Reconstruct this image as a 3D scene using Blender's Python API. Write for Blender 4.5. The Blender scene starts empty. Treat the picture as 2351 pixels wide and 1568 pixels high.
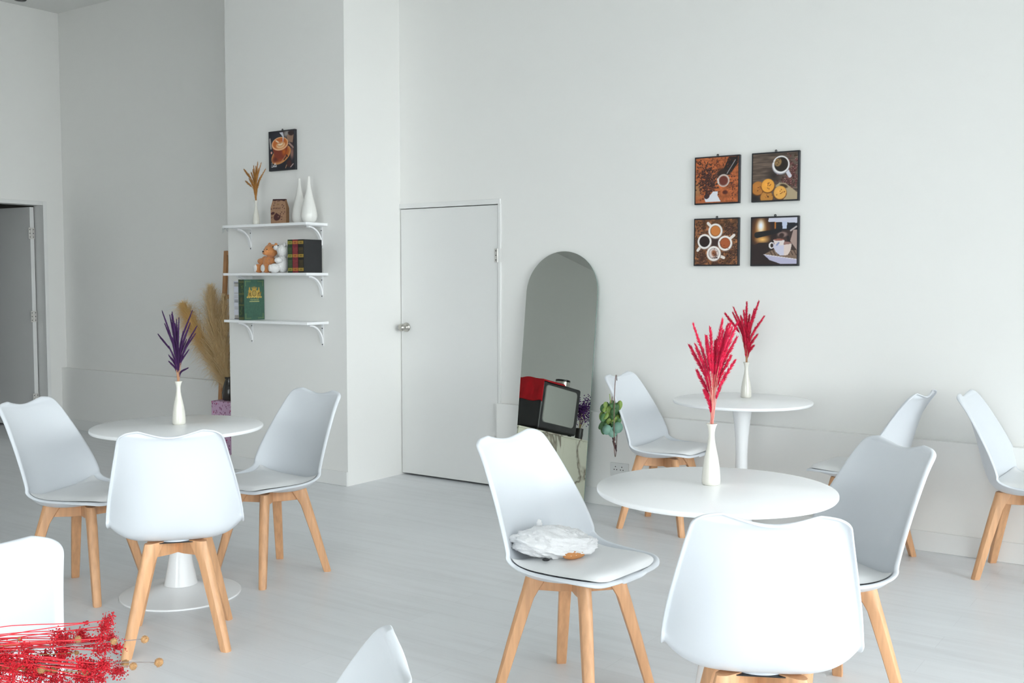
import bpy, bmesh, math, random
import numpy as np
from mathutils import Vector, Matrix

random.seed(7); np.random.seed(7)
scene = bpy.context.scene
COL = scene.collection
PI = math.pi

# ------------------------------------------------------------------ camera
CAM_H = 1.40
cam_d = bpy.data.cameras.new('camera')
cam_d.sensor_width = 36.0
cam_d.lens = 36.0 * 2395.0 / 2351.0
cam_d.clip_start = 0.05
cam = bpy.data.objects.new('camera', cam_d)
COL.objects.link(cam)
cam.location = (0, 0, CAM_H)
cam.rotation_euler = (math.radians(90 - 3.44), 0, math.radians(35.1))
scene.camera = cam

# ------------------------------------------------------------------ world, daylight, exposure
w = bpy.data.worlds.new('sky'); scene.world = w; w.use_nodes = True
bg = w.node_tree.nodes['Background']
bg.inputs['Color'].default_value = (0.925, 0.965, 1.0, 1)
bg.inputs['Strength'].default_value = 10.5
scene.view_settings.view_transform = 'Standard'
scene.view_settings.look = 'None'
scene.view_settings.gamma = 1.0
scene.view_settings.use_curve_mapping = False
scene.view_settings.exposure = 0.0
cy = scene.cycles
cy.use_denoising = True
cy.max_bounces = 8
cy.diffuse_bounces = 6
cy.glossy_bounces = 3
cy.transmission_bounces = 3
cy.transparent_max_bounces = 6
cy.use_adaptive_sampling = True
cy.adaptive_threshold = 0.12
cy.adaptive_min_samples = 16
cy.sample_clamp_indirect = 8.0
cy.caustics_reflective = False
cy.caustics_refractive = False

def portal(name, loc, rot, sx, sy):
    l = bpy.data.lights.new(name, 'AREA'); l.shape = 'RECTANGLE'; l.size = sx; l.size_y = sy
    l.cycles.is_portal = True
    o = bpy.data.objects.new(name, l); COL.objects.link(o); o.location = loc; o.rotation_euler = rot
    return o

# room measures
XL, XR = -9.09, 3.00        # left wall, window wall
YB, YF = 5.62, -6.00        # back wall, wall behind the camera
YP = 5.565                  # front of the raised plinth on the back wall
ZC = 3.85
WIN_Y = [(-5.8, -3.8), (-3.7, -1.7), (-1.6, 0.4), (0.5, 2.5), (2.6, 4.6)]
WIN_X = [(-1.4, -0.1), (0.0, 1.4), (1.5, 2.8)]
WIN_Z = (0.10, 3.30)
portal('window_portal', (XR - 0.02, -0.6, 1.7), (0, math.radians(90), 0), 3.2, 10.4)
portal('window_portal', (0.7, YF + 0.02, 1.7), (math.radians(90), 0, 0), 4.2, 3.2)

# ------------------------------------------------------------------ helpers
def lin(c):
    return tuple(((x / 12.92) if x <= 0.04045 else ((x + 0.055) / 1.055) ** 2.4) for x in c)
def rgb(r, g, b):
    return lin((r / 255.0, g / 255.0, b / 255.0))

MATS = {}
def mat(name, color, rough=0.5, metal=0.0, var=0.0, scale=8.0, bump=0.0, bscale=60.0, stretch=(1, 1, 1), spec=0.5,
        coat=0.0, trans=0.0, sheen=0.0, sss=0.0):
    m = bpy.data.materials.new(name); m.use_nodes = True
    nt = m.node_tree; b = nt.nodes['Principled BSDF']
    b.inputs['Base Color'].default_value = (*color, 1)
    b.inputs['Roughness'].default_value = rough
    b.inputs['Metallic'].default_value = metal
    b.inputs['Specular IOR Level'].default_value = spec
    b.inputs['Coat Weight'].default_value = coat
    b.inputs['Transmission Weight'].default_value = trans
    b.inputs['Sheen Weight'].default_value = sheen
    if var or bump:
        tc = nt.nodes.new('ShaderNodeTexCoord'); mp = nt.nodes.new('ShaderNodeMapping')
        mp.inputs['Scale'].default_value = stretch
        nt.links.new(tc.outputs['Object'], mp.inputs['Vector'])
    if var:
        n = nt.nodes.new('ShaderNodeTexNoise'); n.inputs['Scale'].default_value = scale; n.inputs['Detail'].default_value = 5
        nt.links.new(mp.outputs['Vector'], n.inputs['Vector'])
        r = nt.nodes.new('ShaderNodeValToRGB')
        r.color_ramp.elements[0].position = 0.3; r.color_ramp.elements[1].position = 0.7
        r.color_ramp.elements[0].color = (*[max(0, x * (1 - var)) for x in color], 1)
        r.color_ramp.elements[1].color = (*[min(1, x * (1 + var)) for x in color], 1)
        nt.links.new(n.outputs['Fac'], r.inputs['Fac'])
        nt.links.new(r.outputs['Color'], b.inputs['Base Color'])
    if bump:
        n2 = nt.nodes.new('ShaderNodeTexNoise'); n2.inputs['Scale'].default_value = bscale; n2.inputs['Detail'].default_value = 4
        nt.links.new(mp.outputs['Vector'], n2.inputs['Vector'])
        bp = nt.nodes.new('ShaderNodeBump'); bp.inputs['Strength'].default_value = bump; bp.inputs['Distance'].default_value = 0.01
        nt.links.new(n2.outputs['Fac'], bp.inputs['Height'])
        nt.links.new(bp.outputs['Normal'], b.inputs['Normal'])
    MATS[name] = m
    return m

def mat_attr(name, rough=0.5, coat=0.0):
    m = bpy.data.materials.new(name); m.use_nodes = True
    nt = m.node_tree; b = nt.nodes['Principled BSDF']
    a = nt.nodes.new('ShaderNodeAttribute'); a.attribute_name = 'ink'
    nt.links.new(a.outputs['Color'], b.inputs['Base Color'])
    b.inputs['Roughness'].default_value = rough
    b.inputs['Coat Weight'].default_value = coat
    MATS[name] = m
    return m

def mesh_obj(name, verts, faces, m=None, parent=None, smooth=False, loc=None, rot=None):
    me = bpy.data.meshes.new(name)
    me.from_pydata([tuple(map(float, v)) for v in verts], [], [tuple(map(int, f)) for f in faces])
    me.update()
    if smooth:
        me.polygons.foreach_set('use_smooth', [True] * len(me.polygons))
    o = bpy.data.objects.new(name, me); COL.objects.link(o)
    if m is not None: me.materials.append(MATS[m] if isinstance(m, str) else m)
    if parent is not None: o.parent = parent
    if loc is not None: o.location = loc
    if rot is not None: o.rotation_euler = rot
    return o

class MB:
    """collects shapes into one mesh"""
    def __init__(s): s.v = []; s.f = []
    def add(s, v, f):
        k = len(s.v); s.v += [tuple(x) for x in v]; s.f += [tuple(i + k for i in q) for q in f]; return s
    def box(s, x0, x1, y0, y1, z0, z1):
        v = [(x0, y0, z0), (x1, y0, z0), (x1, y1, z0), (x0, y1, z0), (x0, y0, z1), (x1, y0, z1), (x1, y1, z1), (x0, y1, z1)]
        return s.add(v, [(3, 2, 1, 0), (4, 5, 6, 7), (0, 1, 5, 4), (1, 2, 6, 5), (2, 3, 7, 6), (3, 0, 4, 7)])
    def tube(s, pts, radii, n=8, caps=True):
        pts = [np.array(p, float) for p in pts]
        if not hasattr(radii, '__len__'): radii = [radii] * len(pts)
        T = []
        for i in range(len(pts)):
            a = pts[max(i - 1, 0)]; b = pts[min(i + 1, len(pts) - 1)]
            t = b - a; T.append(t / (np.linalg.norm(t) + 1e-12))
        up = np.array((0, 0, 1.0)) if abs(T[0][2]) < 0.9 else np.array((1.0, 0, 0))
        v = []; f = []
        x = np.cross(up, T[0]); x /= np.linalg.norm(x)
        for i, p in enumerate(pts):
            x = x - T[i] * (x @ T[i]); x /= np.linalg.norm(x) + 1e-12; y = np.cross(T[i], x)
            for k in range(n):
                a = 2 * PI * k / n
                v.append(p + radii[i] * (math.cos(a) * x + math.sin(a) * y))
        for i in range(len(pts) - 1):
            for k in range(n):
                f.append((i * n + k, i * n + (k + 1) % n, (i + 1) * n + (k + 1) % n, (i + 1) * n + k))
        if caps:
            f.append(tuple(range(n))[::-1]); f.append(tuple((len(pts) - 1) * n + k for k in range(n)))
        return s.add(v, f)
    def lathe(s, prof, n=48, c=(0, 0, 0), cap_top=False, cap_bot=False):
        v = []; f = []
        for r, z in prof:
            for k in range(n):
                a = 2 * PI * k / n; v.append((c[0] + r * math.cos(a), c[1] + r * math.sin(a), c[2] + z))
        for i in range(len(prof) - 1):
            for k in range(n):
                f.append((i * n + k, i * n + (k + 1) % n, (i + 1) * n + (k + 1) % n, (i + 1) * n + k))
        if cap_bot: f.append(tuple(range(n))[::-1])
        if cap_top: f.append(tuple((len(prof) - 1) * n + k for k in range(n)))
        return s.add(v, f)
    def ball(s, c, r, nu=12, nv=8, rot=None):
        if not hasattr(r, '__len__'): r = (r, r, r)
        v = []; f = []
        M = np.eye(3) if rot is None else np.array(Matrix(rot) if not isinstance(rot, np.ndarray) else rot)
        c = np.array(c, float)
        for i in range(nv + 1):
            t = PI * i / nv
            for k in range(nu):
                a = 2 * PI * k / nu
                p = np.array((r[0] * math.sin(t) * math.cos(a), r[1] * math.sin(t) * math.sin(a), r[2] * math.cos(t)))
                v.append(c + M @ p)
        for i in range(nv):
            for k in range(nu):
                f.append((i * nu + k, (i + 1) * nu + k, (i + 1) * nu + (k + 1) % nu, i * nu + (k + 1) % nu))
        return s.add(v, f)
    def prism(s, poly, y0, y1):
        """polygon in (x,z), extruded along y"""
        n = len(poly)
        v = [(x, y0, z) for x, z in poly] + [(x, y1, z) for x, z in poly]
        f = [tuple(range(n)), tuple(range(2 * n - 1, n - 1, -1))]
        f += [(i, i + n, (i + 1) % n + n, (i + 1) % n) for i in range(n)]
        return s.add(v, f)
    def build(s, name, m, parent=None, smooth=False, loc=None, rot=None):
        return mesh_obj(name, s.v, s.f, m, parent, smooth, loc, rot)

def bevel(o, width=0.003, seg=2):
    b = o.modifiers.new('bevel', 'BEVEL'); b.width = width; b.segments = seg; b.limit_method = 'ANGLE'; b.angle_limit = math.radians(40)
    return o

def auto_smooth(o, deg=40):
    me = o.data
    me.polygons.foreach_set('use_smooth', [True] * len(me.polygons))
    me.set_sharp_from_angle(angle=math.radians(deg))
    return o

def thing(name, label, cat, loc=(0, 0, 0), rz=0.0, group=None):
    o = bpy.data.objects.new(name, None); COL.objects.link(o)
    o.empty_display_size = 0.05
    o.location = loc; o.rotation_euler = (0, 0, rz)
    o['label'] = label; o['category'] = cat
    if group: o['group'] = group
    return o
def tag(o, label, cat, group=None):
    o['label'] = label; o['category'] = cat
    if group: o['group'] = group
    return o
def struct(o):
    o['kind'] = 'structure'; return o
def copy_tree(o, parent=None):
    c = o.copy(); COL.objects.link(c); c.parent = parent
    for ch in list(o.children): copy_tree(ch, c)
    return c
def rot2(x, y, a):
    return (x * math.cos(a) - y * math.sin(a), x * math.sin(a) + y * math.cos(a))

# ------------------------------------------------------------------ materials
mat('wall_paint', (0.85, 0.845, 0.825), 0.55)
mat('ceiling_paint', (0.80, 0.80, 0.785), 0.8)
mat('trim_paint', (0.81, 0.81, 0.80), 0.4)
mat('door_paint', (0.80, 0.80, 0.79), 0.38)
mat('gap_shade', (0.015, 0.013, 0.012), 0.8)  # near-black colour in place of shade in gaps and holes
mat('white_plastic', (0.675, 0.705, 0.745), 0.34, spec=0.45)
mat('white_leather', (0.77, 0.775, 0.78), 0.42, bump=0.05, bscale=300)
mat('white_lacquer', (0.86, 0.865, 0.875), 0.2, spec=0.5)
mat('white_top', (0.90, 0.91, 0.925), 0.26, spec=0.5)
mat('cream_glaze', (0.72, 0.70, 0.635), 0.12, spec=0.6)
mat('white_glaze', (0.80, 0.79, 0.76), 0.1, spec=0.6)
mat('beech', rgb(212, 162, 120), 0.45, var=0.13, scale=6, stretch=(9, 9, 0.8))
mat('pine', rgb(188, 138, 92), 0.55, var=0.2, scale=8, stretch=(9, 9, 0.9))
mat('black_plastic', (0.012, 0.012, 0.014), 0.35)
mat('black_frame', (0.016, 0.017, 0.022), 0.4)
mat('steel', (0.55, 0.53, 0.49), 0.28, metal=1.0)
mat('nickel', (0.70, 0.68, 0.65), 0.42, metal=0.35)
mat('screw', (0.05, 0.05, 0.05), 0.4, metal=0.6)
mat('mirror_glass', (0.84, 0.875, 0.835), 0.0, metal=1.0)
mat('glass_edge', rgb(120, 150, 140), 0.2)
mat('mirror_back', (0.25, 0.25, 0.25), 0.7)
mat('purple_grass', rgb(58, 20, 74), 0.8, var=0.25, scale=40)
mat('magenta_grass', rgb(222, 36, 82), 0.75, var=0.22, scale=50)
mat('crimson_grass', rgb(208, 24, 66), 0.75, var=0.22, scale=50)
mat('pink_stem', rgb(232, 150, 138), 0.7)
mat('straw_stem', rgb(196, 150, 118), 0.7)
mat('wheat', rgb(170, 118, 58), 0.8, var=0.25, scale=40)
mat('red_flower', rgb(184, 6, 30), 0.75, var=0.3, scale=60)
mat('red_stem', rgb(226, 50, 62), 0.6)
mat('globe_tan', rgb(170, 130, 88), 0.9, var=0.2, scale=200)
mat('grey_stem', rgb(138, 128, 126), 0.7)
mat('olive_stem', rgb(168, 140, 84), 0.7)
mat('leaf_green', rgb(66, 104, 62), 0.55, var=0.3, scale=25)
mat('leaf_blue', rgb(110, 148, 132), 0.5, var=0.2, scale=25)
mat('leaf_light', rgb(124, 148, 74), 0.55, var=0.3, scale=25)
mat('dark_seed', rgb(52, 28, 34), 0.8)
mat('brown_wire', rgb(112, 82, 72), 0.5)
mat('plush_brown', rgb(218, 146, 88), 0.95, var=0.1, scale=50, bump=0.5, bscale=160, sheen=0.3)
mat('plush_white', (0.80, 0.79, 0.78), 0.95, bump=0.5, bscale=160, sheen=0.3)
mat('fur_white', (0.86, 0.86, 0.87), 0.95, bump=0.35, bscale=260, sheen=0.4)
mat('fur_tan', rgb(192, 132, 82), 0.95)
mat('paper_white', (0.80, 0.79, 0.76), 0.7)
mat('book_black', (0.012, 0.012, 0.014), 0.5, bump=0.1, bscale=400)
mat('red_cloth', rgb(190, 10, 28), 0.85, var=0.15, scale=10)
mat('grey_panel', rgb(172, 174, 168), 0.3)
mat('tin_dark', (0.03, 0.03, 0.03), 0.3, metal=0.5)
mat('mug_dark', (0.035, 0.032, 0.03), 0.35)
mat('socket_plastic', (0.70, 0.71, 0.70), 0.35)
mat('dark_glass', (0.05, 0.045, 0.04), 0.1)
mat('pavement', (0.42, 0.42, 0.41), 0.9, var=0.1, scale=3)
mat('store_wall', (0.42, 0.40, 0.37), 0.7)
mat('clear_film', (0.85, 0.87, 0.88), 0.15, trans=0.8)
mat_attr('print', 0.45)
mat_attr('book_print', 0.5)
mat_attr('kraft_print', 0.7)

def make_fluff(name, color):
    """thin dry fibres: they reflect and let light through"""
    m = bpy.data.materials.new(name); m.use_nodes = True; nt = m.node_tree
    for n in list(nt.nodes):
        if n.type != 'OUTPUT_MATERIAL': nt.nodes.remove(n)
    out = [n for n in nt.nodes if n.type == 'OUTPUT_MATERIAL'][0]
    tc = nt.nodes.new('ShaderNodeTexCoord'); nz = nt.nodes.new('ShaderNodeTexNoise'); nz.inputs['Scale'].default_value = 22
    nt.links.new(tc.outputs['Object'], nz.inputs['Vector'])
    rp = nt.nodes.new('ShaderNodeValToRGB'); rp.color_ramp.elements[0].color = (*[c * 0.86 for c in color], 1); rp.color_ramp.elements[1].color = (*color, 1)
    nt.links.new(nz.outputs['Fac'], rp.inputs['Fac'])
    d = nt.nodes.new('ShaderNodeBsdfDiffuse'); t = nt.nodes.new('ShaderNodeBsdfTranslucent'); mx = nt.nodes.new('ShaderNodeMixShader'); mx.inputs[0].default_value = 0.45
    nt.links.new(rp.outputs['Color'], d.inputs['Color']); nt.links.new(rp.outputs['Color'], t.inputs['Color'])
    nt.links.new(d.outputs[0], mx.inputs[1]); nt.links.new(t.outputs[0], mx.inputs[2]); nt.links.new(mx.outputs[0], out.inputs[0])
    MATS[name] = m
make_fluff('pampas', rgb(246, 224, 182))
make_fluff('pampas_dark', rgb(244, 212, 150))

def make_floor_mat():
    m = bpy.data.materials.new('floor_vinyl'); m.use_nodes = True; nt = m.node_tree; b = nt.nodes['Principled BSDF']
    tc = nt.nodes.new('ShaderNodeTexCoord')
    def noise(sc, st, det=5):
        mp = nt.nodes.new('ShaderNodeMapping'); mp.inputs['Scale'].default_value = st
        nt.links.new(tc.outputs['Object'], mp.inputs['Vector'])
        n = nt.nodes.new('ShaderNodeTexNoise'); n.inputs['Scale'].default_value = sc; n.inputs['Detail'].default_value = det
        nt.links.new(mp.outputs['Vector'], n.inputs['Vector']); return n
    n1 = noise(5.0, (0.35, 4.0, 1)); n2 = noise(2.0, (0.3, 0.7, 1)); n3 = noise(22.0, (0.25, 5.0, 1))
    def mix(a, c2, fac):
        mx = nt.nodes.new('ShaderNodeMix'); mx.data_type = 'RGBA'
        nt.links.new(fac, mx.inputs['Factor'])
        if isinstance(a, tuple): mx.inputs['A'].default_value = (*a, 1)
        else: nt.links.new(a, mx.inputs['A'])
        mx.inputs['B'].default_value = (*c2, 1); return mx.outputs['Result']
    def ramp(n, lo, hi, amt):
        r = nt.nodes.new('ShaderNodeMapRange'); r.inputs['From Min'].default_value = lo; r.inputs['From Max'].default_value = hi
        r.inputs['To Max'].default_value = amt; nt.links.new(n.outputs['Fac'], r.inputs['Value']); return r.outputs['Result']
    c = mix((0.765, 0.78, 0.80), (0.67, 0.675, 0.69), ramp(n1, 0.45, 0.8, 0.75))
    c = mix(c, (0.80, 0.815, 0.84), ramp(n2, 0.4, 0.7, 0.6))
    c = mix(c, (0.62, 0.62, 0.63), ramp(n3, 0.58, 0.85, 0.45))
    # faint board joints
    br = nt.nodes.new('ShaderNodeTexBrick'); br.inputs['Scale'].default_value = 1.0
    br.inputs['Brick Width'].default_value = 0.92; br.inputs['Row Height'].default_value = 0.152
    br.inputs['Mortar Size'].default_value = 0.0012; br.inputs['Color1'].default_value = (1, 1, 1, 1)
    br.inputs['Color2'].default_value = (0.965, 0.965, 0.965, 1); br.inputs['Mortar'].default_value = (0.90, 0.90, 0.90, 1)
    nt.links.new(tc.outputs['Object'], br.inputs['Vector'])
    mul = nt.nodes.new('ShaderNodeMix'); mul.data_type = 'RGBA'; mul.blend_type = 'MULTIPLY'; mul.inputs['Factor'].default_value = 1
    nt.links.new(c, mul.inputs['A']); nt.links.new(br.outputs['Color'], mul.inputs['B'])
    nt.links.new(mul.outputs['Result'], b.inputs['Base Color'])
    b.inputs['Roughness'].default_value = 0.34; b.inputs['Specular IOR Level'].default_value = 0.4
    MATS['floor_vinyl'] = m
make_floor_mat()

def make_glass():
    m = bpy.data.materials.new('window_glass'); m.use_nodes = True; nt = m.node_tree
    for n in list(nt.nodes):
        if n.type != 'OUTPUT_MATERIAL': nt.nodes.remove(n)
    out = [n for n in nt.nodes if n.type == 'OUTPUT_MATERIAL'][0]
    t = nt.nodes.new('ShaderNodeBsdfTransparent'); g = nt.nodes.new('ShaderNodeBsdfGlossy'); g.inputs['Roughness'].default_value = 0.0
    t.inputs['Color'].default_value = (0.97, 0.985, 0.975, 1)
    f = nt.nodes.new('ShaderNodeFresnel'); f.inputs['IOR'].default_value = 1.45
    mx = nt.nodes.new('ShaderNodeMixShader')
    nt.links.new(f.outputs[0], mx.inputs[0]); nt.links.new(t.outputs[0], mx.inputs[1]); nt.links.new(g.outputs[0], mx.inputs[2])
    nt.links.new(mx.outputs[0], out.inputs[0]); MATS['window_glass'] = m
make_glass()

def make_marble():
    m = bpy.data.materials.new('marble'); m.use_nodes = True; nt = m.node_tree; b = nt.nodes['Principled BSDF']
    tc = nt.nodes.new('ShaderNodeTexCoord')
    n = nt.nodes.new('ShaderNodeTexNoise'); n.inputs['Scale'].default_value = 1.1; n.inputs['Detail'].default_value = 5; n.inputs['Distortion'].default_value = 0.5
    nt.links.new(tc.outputs['Object'], n.inputs['Vector'])
    r = nt.nodes.new('ShaderNodeValToRGB'); e = r.color_ramp.elements
    e[0].position = 0.0; e[0].color = (*rgb(226, 224, 206), 1); e[1].position = 1.0; e[1].color = (*rgb(228, 226, 208), 1)
    for p, c in ((0.475, rgb(222, 220, 202)), (0.497, rgb(128, 118, 104)), (0.512, rgb(190, 182, 164)), (0.535, rgb(226, 224, 206))):
        k = e.new(p); k.color = (*c, 1)
    nt.links.new(n.outputs['Fac'], r.inputs['Fac']); nt.links.new(r.outputs['Color'], b.inputs['Base Color'])
    b.inputs['Roughness'].default_value = 0.2; MATS['marble'] = m
make_marble()

def make_floral():
    m = bpy.data.materials.new('pink_floral'); m.use_nodes = True; nt = m.node_tree; b = nt.nodes['Principled BSDF']
    tc = nt.nodes.new('ShaderNodeTexCoord')
    def dots(scale, thr, col, prev):
        v = nt.nodes.new('ShaderNodeTexVoronoi'); v.inputs['Scale'].default_value = scale; v.inputs['Randomness'].default_value = 1
        nt.links.new(tc.outputs['Object'], v.inputs['Vector'])
        r = nt.nodes.new('ShaderNodeMapRange'); r.inputs['From Min'].default_value = thr; r.inputs['From Max'].default_value = thr * 0.8
        nt.links.new(v.outputs['Distance'], r.inputs['Value'])
        mx = nt.nodes.new('ShaderNodeMix'); mx.data_type = 'RGBA'; nt.links.new(r.outputs['Result'], mx.inputs['Factor'])
        if isinstance(prev, tuple): mx.inputs['A'].default_value = (*prev, 1)
        else: nt.links.new(prev, mx.inputs['A'])
        mx.inputs['B'].default_value = (*col, 1); return mx.outputs['Result']
    c = dots(46, 0.33, rgb(150, 92, 128), rgb(204, 168, 198))
    c = dots(27, 0.2, rgb(168, 40, 92), c)
    c = dots(60, 0.2, rgb(96, 70, 84), c)
    nt.links.new(c, b.inputs['Base Color']); b.inputs['Roughness'].default_value = 0.6
    MATS['pink_floral'] = m
make_floral()

# ------------------------------------------------------------------ the room
struct(MB().box(XL - 3.0, XR + 0.2, YF - 0.2, YB + 0.3, -0.12, 0).build('floor', 'floor_vinyl'))
struct(MB().box(XL - 0.15, XR + 0.2, YF - 0.2, YB + 0.2, ZC, ZC + 0.15).build('ceiling', 'ceiling_paint'))
# back wall with the opening for the closed door
DX0, DX1, DZ = -4.917, -4.040, 1.915
struct(MB().box(XL - 0.15, DX0, YB, YB + 0.15, 0, ZC).box(DX1, XR + 0.2, YB, YB + 0.15, 0, ZC)
       .box(DX0, DX1, YB, YB + 0.15, DZ, ZC).build('wall_back', 'wall_paint'))
struct(MB().box(DX0, DX1, YB + 0.08, YB + 0.12, 0, DZ).build('door_gap_shade', 'gap_shade'))  # near-black sheet that paints the shade seen through the door gaps
struct(MB().box(-6.10, DX0, 5.07, YB, 0, ZC).build('wall_column', 'wall_paint'))
bevel(struct(MB().box(-6.115, DX0 + 0.001, 5.058, 5.07, 0, 0.098).box(-6.115, -6.10, 5.07, YB - 0.06, 0, 0.098).build('baseboard_column', 'trim_paint')), 0.004)
# raised plinth along the foot of the back wall
struct(MB().box(DX1 + 0.004, XR, YP, YB, 0, 0.574).build('trim_1', 'wall_paint'))
struct(MB().box(XL, -6.10, YP, YB, 0, 0.566).build('trim_2', 'wall_paint'))
bevel(struct(MB().box(DX1 + 0.004, XR, YP - 0.009, YP, 0, 0.104).build('baseboard_right', 'trim_paint')), 0.003)
bevel(struct(MB().box(XL, -6.115, YP - 0.009, YP, 0, 0.098).build('baseboard_back', 'trim_paint')), 0.003)
# left wall with the open doorway
LY0, LY1, LZ = 4.52, 5.42, 2.075
struct(MB().box(XL - 0.15, XL, YF - 0.2, LY0 - 0.03, 0, ZC).box(XL - 0.15, XL, LY1 + 0.03, YB, 0, ZC).box(XL - 0.15, XL, LY0 - 0.03, LY1 + 0.03, LZ + 0.03, ZC).build('wall_left', 'wall_paint'))
bevel(struct(MB().box(XL, XL + 0.010, LY1 + 0.036, YP, 0, 0.098).box(XL, XL + 0.01, YF, LY0 - 0.036, 0, 0.098).build('baseboard_left', 'trim_paint')), 0.003)
bevel(struct(MB().box(XL - 0.152, XL + 0.006, LY1, LY1 + 0.036, 0, LZ + 0.036).box(XL - 0.15, XL + 0.006, LY0 - 0.036, LY0, 0, LZ + 0.036)
       .box(XL - 0.15, XL + 0.006, LY0, LY1, LZ, LZ + 0.036).build('trim_3', 'trim_paint')), 0.003)
# dim room behind the left doorway
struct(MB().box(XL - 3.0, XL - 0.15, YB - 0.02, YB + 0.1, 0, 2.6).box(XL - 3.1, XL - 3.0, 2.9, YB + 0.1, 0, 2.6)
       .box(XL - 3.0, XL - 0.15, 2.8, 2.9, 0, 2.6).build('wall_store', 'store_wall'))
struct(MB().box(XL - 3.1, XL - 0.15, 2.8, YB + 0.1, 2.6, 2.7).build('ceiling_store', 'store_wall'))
# wall behind the camera
def window_wall(name, along, pos, depth, lo, hi, bays, first):
    """a wall with glazed bays; along is 'y' (right wall) or 'x' (wall behind the camera)"""
    def put(mb, a, b_, d0, d1, z0, z1):
        if along == 'y': mb.box(pos + d0, pos + d1, a, b_, z0, z1)
        else: mb.box(a, b_, pos - d1, pos - d0, z0, z1)
    wm = MB()
    put(wm, lo, hi, 0, depth, 0, WIN_Z[0]); put(wm, lo, hi, 0, depth, WIN_Z[1], ZC)
    edges = [lo] + [e for p in bays for e in p] + [hi]
    for a, b_ in zip(edges[0::2], edges[1::2]): put(wm, a, b_, 0, depth, WIN_Z[0], WIN_Z[1])
    struct(wm.build(name, 'wall_paint'))
    t = 0.045
    for i, (a, b_) in enumerate(bays):
        fr = MB()
        put(fr, a, b_, 0.06, 0.12, WIN_Z[0], WIN_Z[0] + t); put(fr, a, b_, 0.06, 0.12, WIN_Z[1] - t, WIN_Z[1])
        put(fr, a, a + t, 0.06, 0.12, WIN_Z[0] + t, WIN_Z[1] - t); put(fr, b_ - t, b_, 0.06, 0.12, WIN_Z[0] + t, WIN_Z[1] - t)
        fo = struct(fr.build('window_%d' % (first + i), 'trim_paint'))
        pn = MB(); put(pn, a + t, b_ - t, 0.085, 0.093, WIN_Z[0] + t, WIN_Z[1] - t)
        pn.build('pane', 'window_glass', fo)
window_wall('wall_right', 'y', XR, 0.2, YF, YB, WIN_Y, 1)
window_wall('wall_front', 'x', YF, 0.2, XL - 0.15, XR + 0.2, WIN_X, 6)
# unseen partition, added to keep window light off the left side
struct(MB().box(-3.45, -3.30, -3.90, -0.30, 0, ZC).build('wall_light_block', 'wall_paint'))
struct(MB().box(XR + 0.2, XR + 30, -30, 30, -0.25, -0.15).box(XL - 10, XR + 0.2, -30, YF - 0.2, -0.25, -0.15).build('ground_outside', 'pavement'))

# ------------------------------------------------------------------ closed door on the back wall
def hinge(parent, name='hinge'):
    h = MB()
    h.box(-0.026, -0.002, -0.003, 0.0, -0.045, 0.045).box(0.002, 0.026, -0.003, 0.0, -0.045, 0.045)
    o = h.build(name, 'nickel', parent)
    k = MB()
    for i in range(5): k.tube([(0, -0.006, -0.045 + i * 0.018), (0, -0.006, -0.0285 + i * 0.018)], 0.0058, 10)
    auto_smooth(k.build('knuckle', 'nickel', o))
    s = MB()
    for x in (-0.015, 0.015):
        for z in (-0.03, 0.0, 0.03): s.tube([(x, -0.0028, z), (x, -0.0042, z)], 0.0038, 8)
    s.build('screw', 'screw', o)
    return o

d1 = struct(MB().box(DX0 + 0.006, DX1 - 0.024, YB - 0.002, YB + 0.036, 0.014, 1.888).build('door_1', 'door_paint'))
bevel(d1, 0.002)
jf = MB().box(DX0 + 0.001, DX1, YB - 0.010, YB + 0.08, 1.893, DZ + 0.012).box(DX1 - 0.018, DX1 + 0.003, YB - 0.010, YB + 0.08, 0, 1.893)
bevel(struct(jf.build('trim_4', 'trim_paint')), 0.002)
kn = MB().lathe([(0.0, 0.0), (0.033, 0.0), (0.0335, 0.004), (0.029, 0.010), (0.018, 0.016), (0.0135, 0.022), (0.0135, 0.030), (0.020, 0.036),
                 (0.0255, 0.046), (0.0265, 0.056), (0.0235, 0.066), (0.016, 0.072), (0.0, 0.0735)], 32)
ko = kn.build('door_knob', 'steel', d1, smooth=True, loc=(-4.862, YB - 0.002, 1.057), rot=(math.radians(90), 0, 0))
for z in (1.555, 0.3):
    h = hinge(d1); h.location = (DX1 - 0.021, YB - 0.004, z)

# ------------------------------------------------------------------ open door in the left doorway
HX, HY = XL - 0.125, LY1 - 0.016
d2 = struct(MB().box(-0.86, 0, -0.04, 0, 0.016, 2.062).build('door_2', 'door_paint', loc=(HX, HY, 0), rot=(0, 0, math.radians(4))))
bevel(d2, 0.002)
for z in (1.82, 1.05, 0.28):
    h = hinge(d2); h.location = (0.002, -0.030, z); h.rotation_euler = (0, 0, math.radians(90)); h.scale = (1.15, 1, 1.15)

# ------------------------------------------------------------------ small ceiling fitting
cf = MB().lathe([(0.0, 0), (0.05, 0), (0.055, -0.006), (0.045, -0.016), (0.0, -0.018)], 24).build('ceiling_fitting', 'black_plastic', smooth=True, loc=(-8.878, 5.134, ZC))
tag(cf, 'small black round fitting on the ceiling above the open doorway', 'ceiling fitting')
# ------------------------------------------------------------------ padded shell chair
def catmull(P, t):
    P = np.asarray(P, float); n = len(P)
    Q = np.vstack([2 * P[0] - P[1], P, 2 * P[-1] - P[-2]])
    x = np.clip(np.asarray(t) * (n - 1), 0, n - 1 - 1e-9); i = x.astype(int); f = (x - i)[:, None]
    a, b, c, d = Q[i], Q[i + 1], Q[i + 2], Q[i + 3]
    return 0.5 * (2 * b + (c - a) * f + (2 * a - 5 * b + 4 * c - d) * f ** 2 + (3 * b - a - 3 * c + d) * f ** 3)

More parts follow.
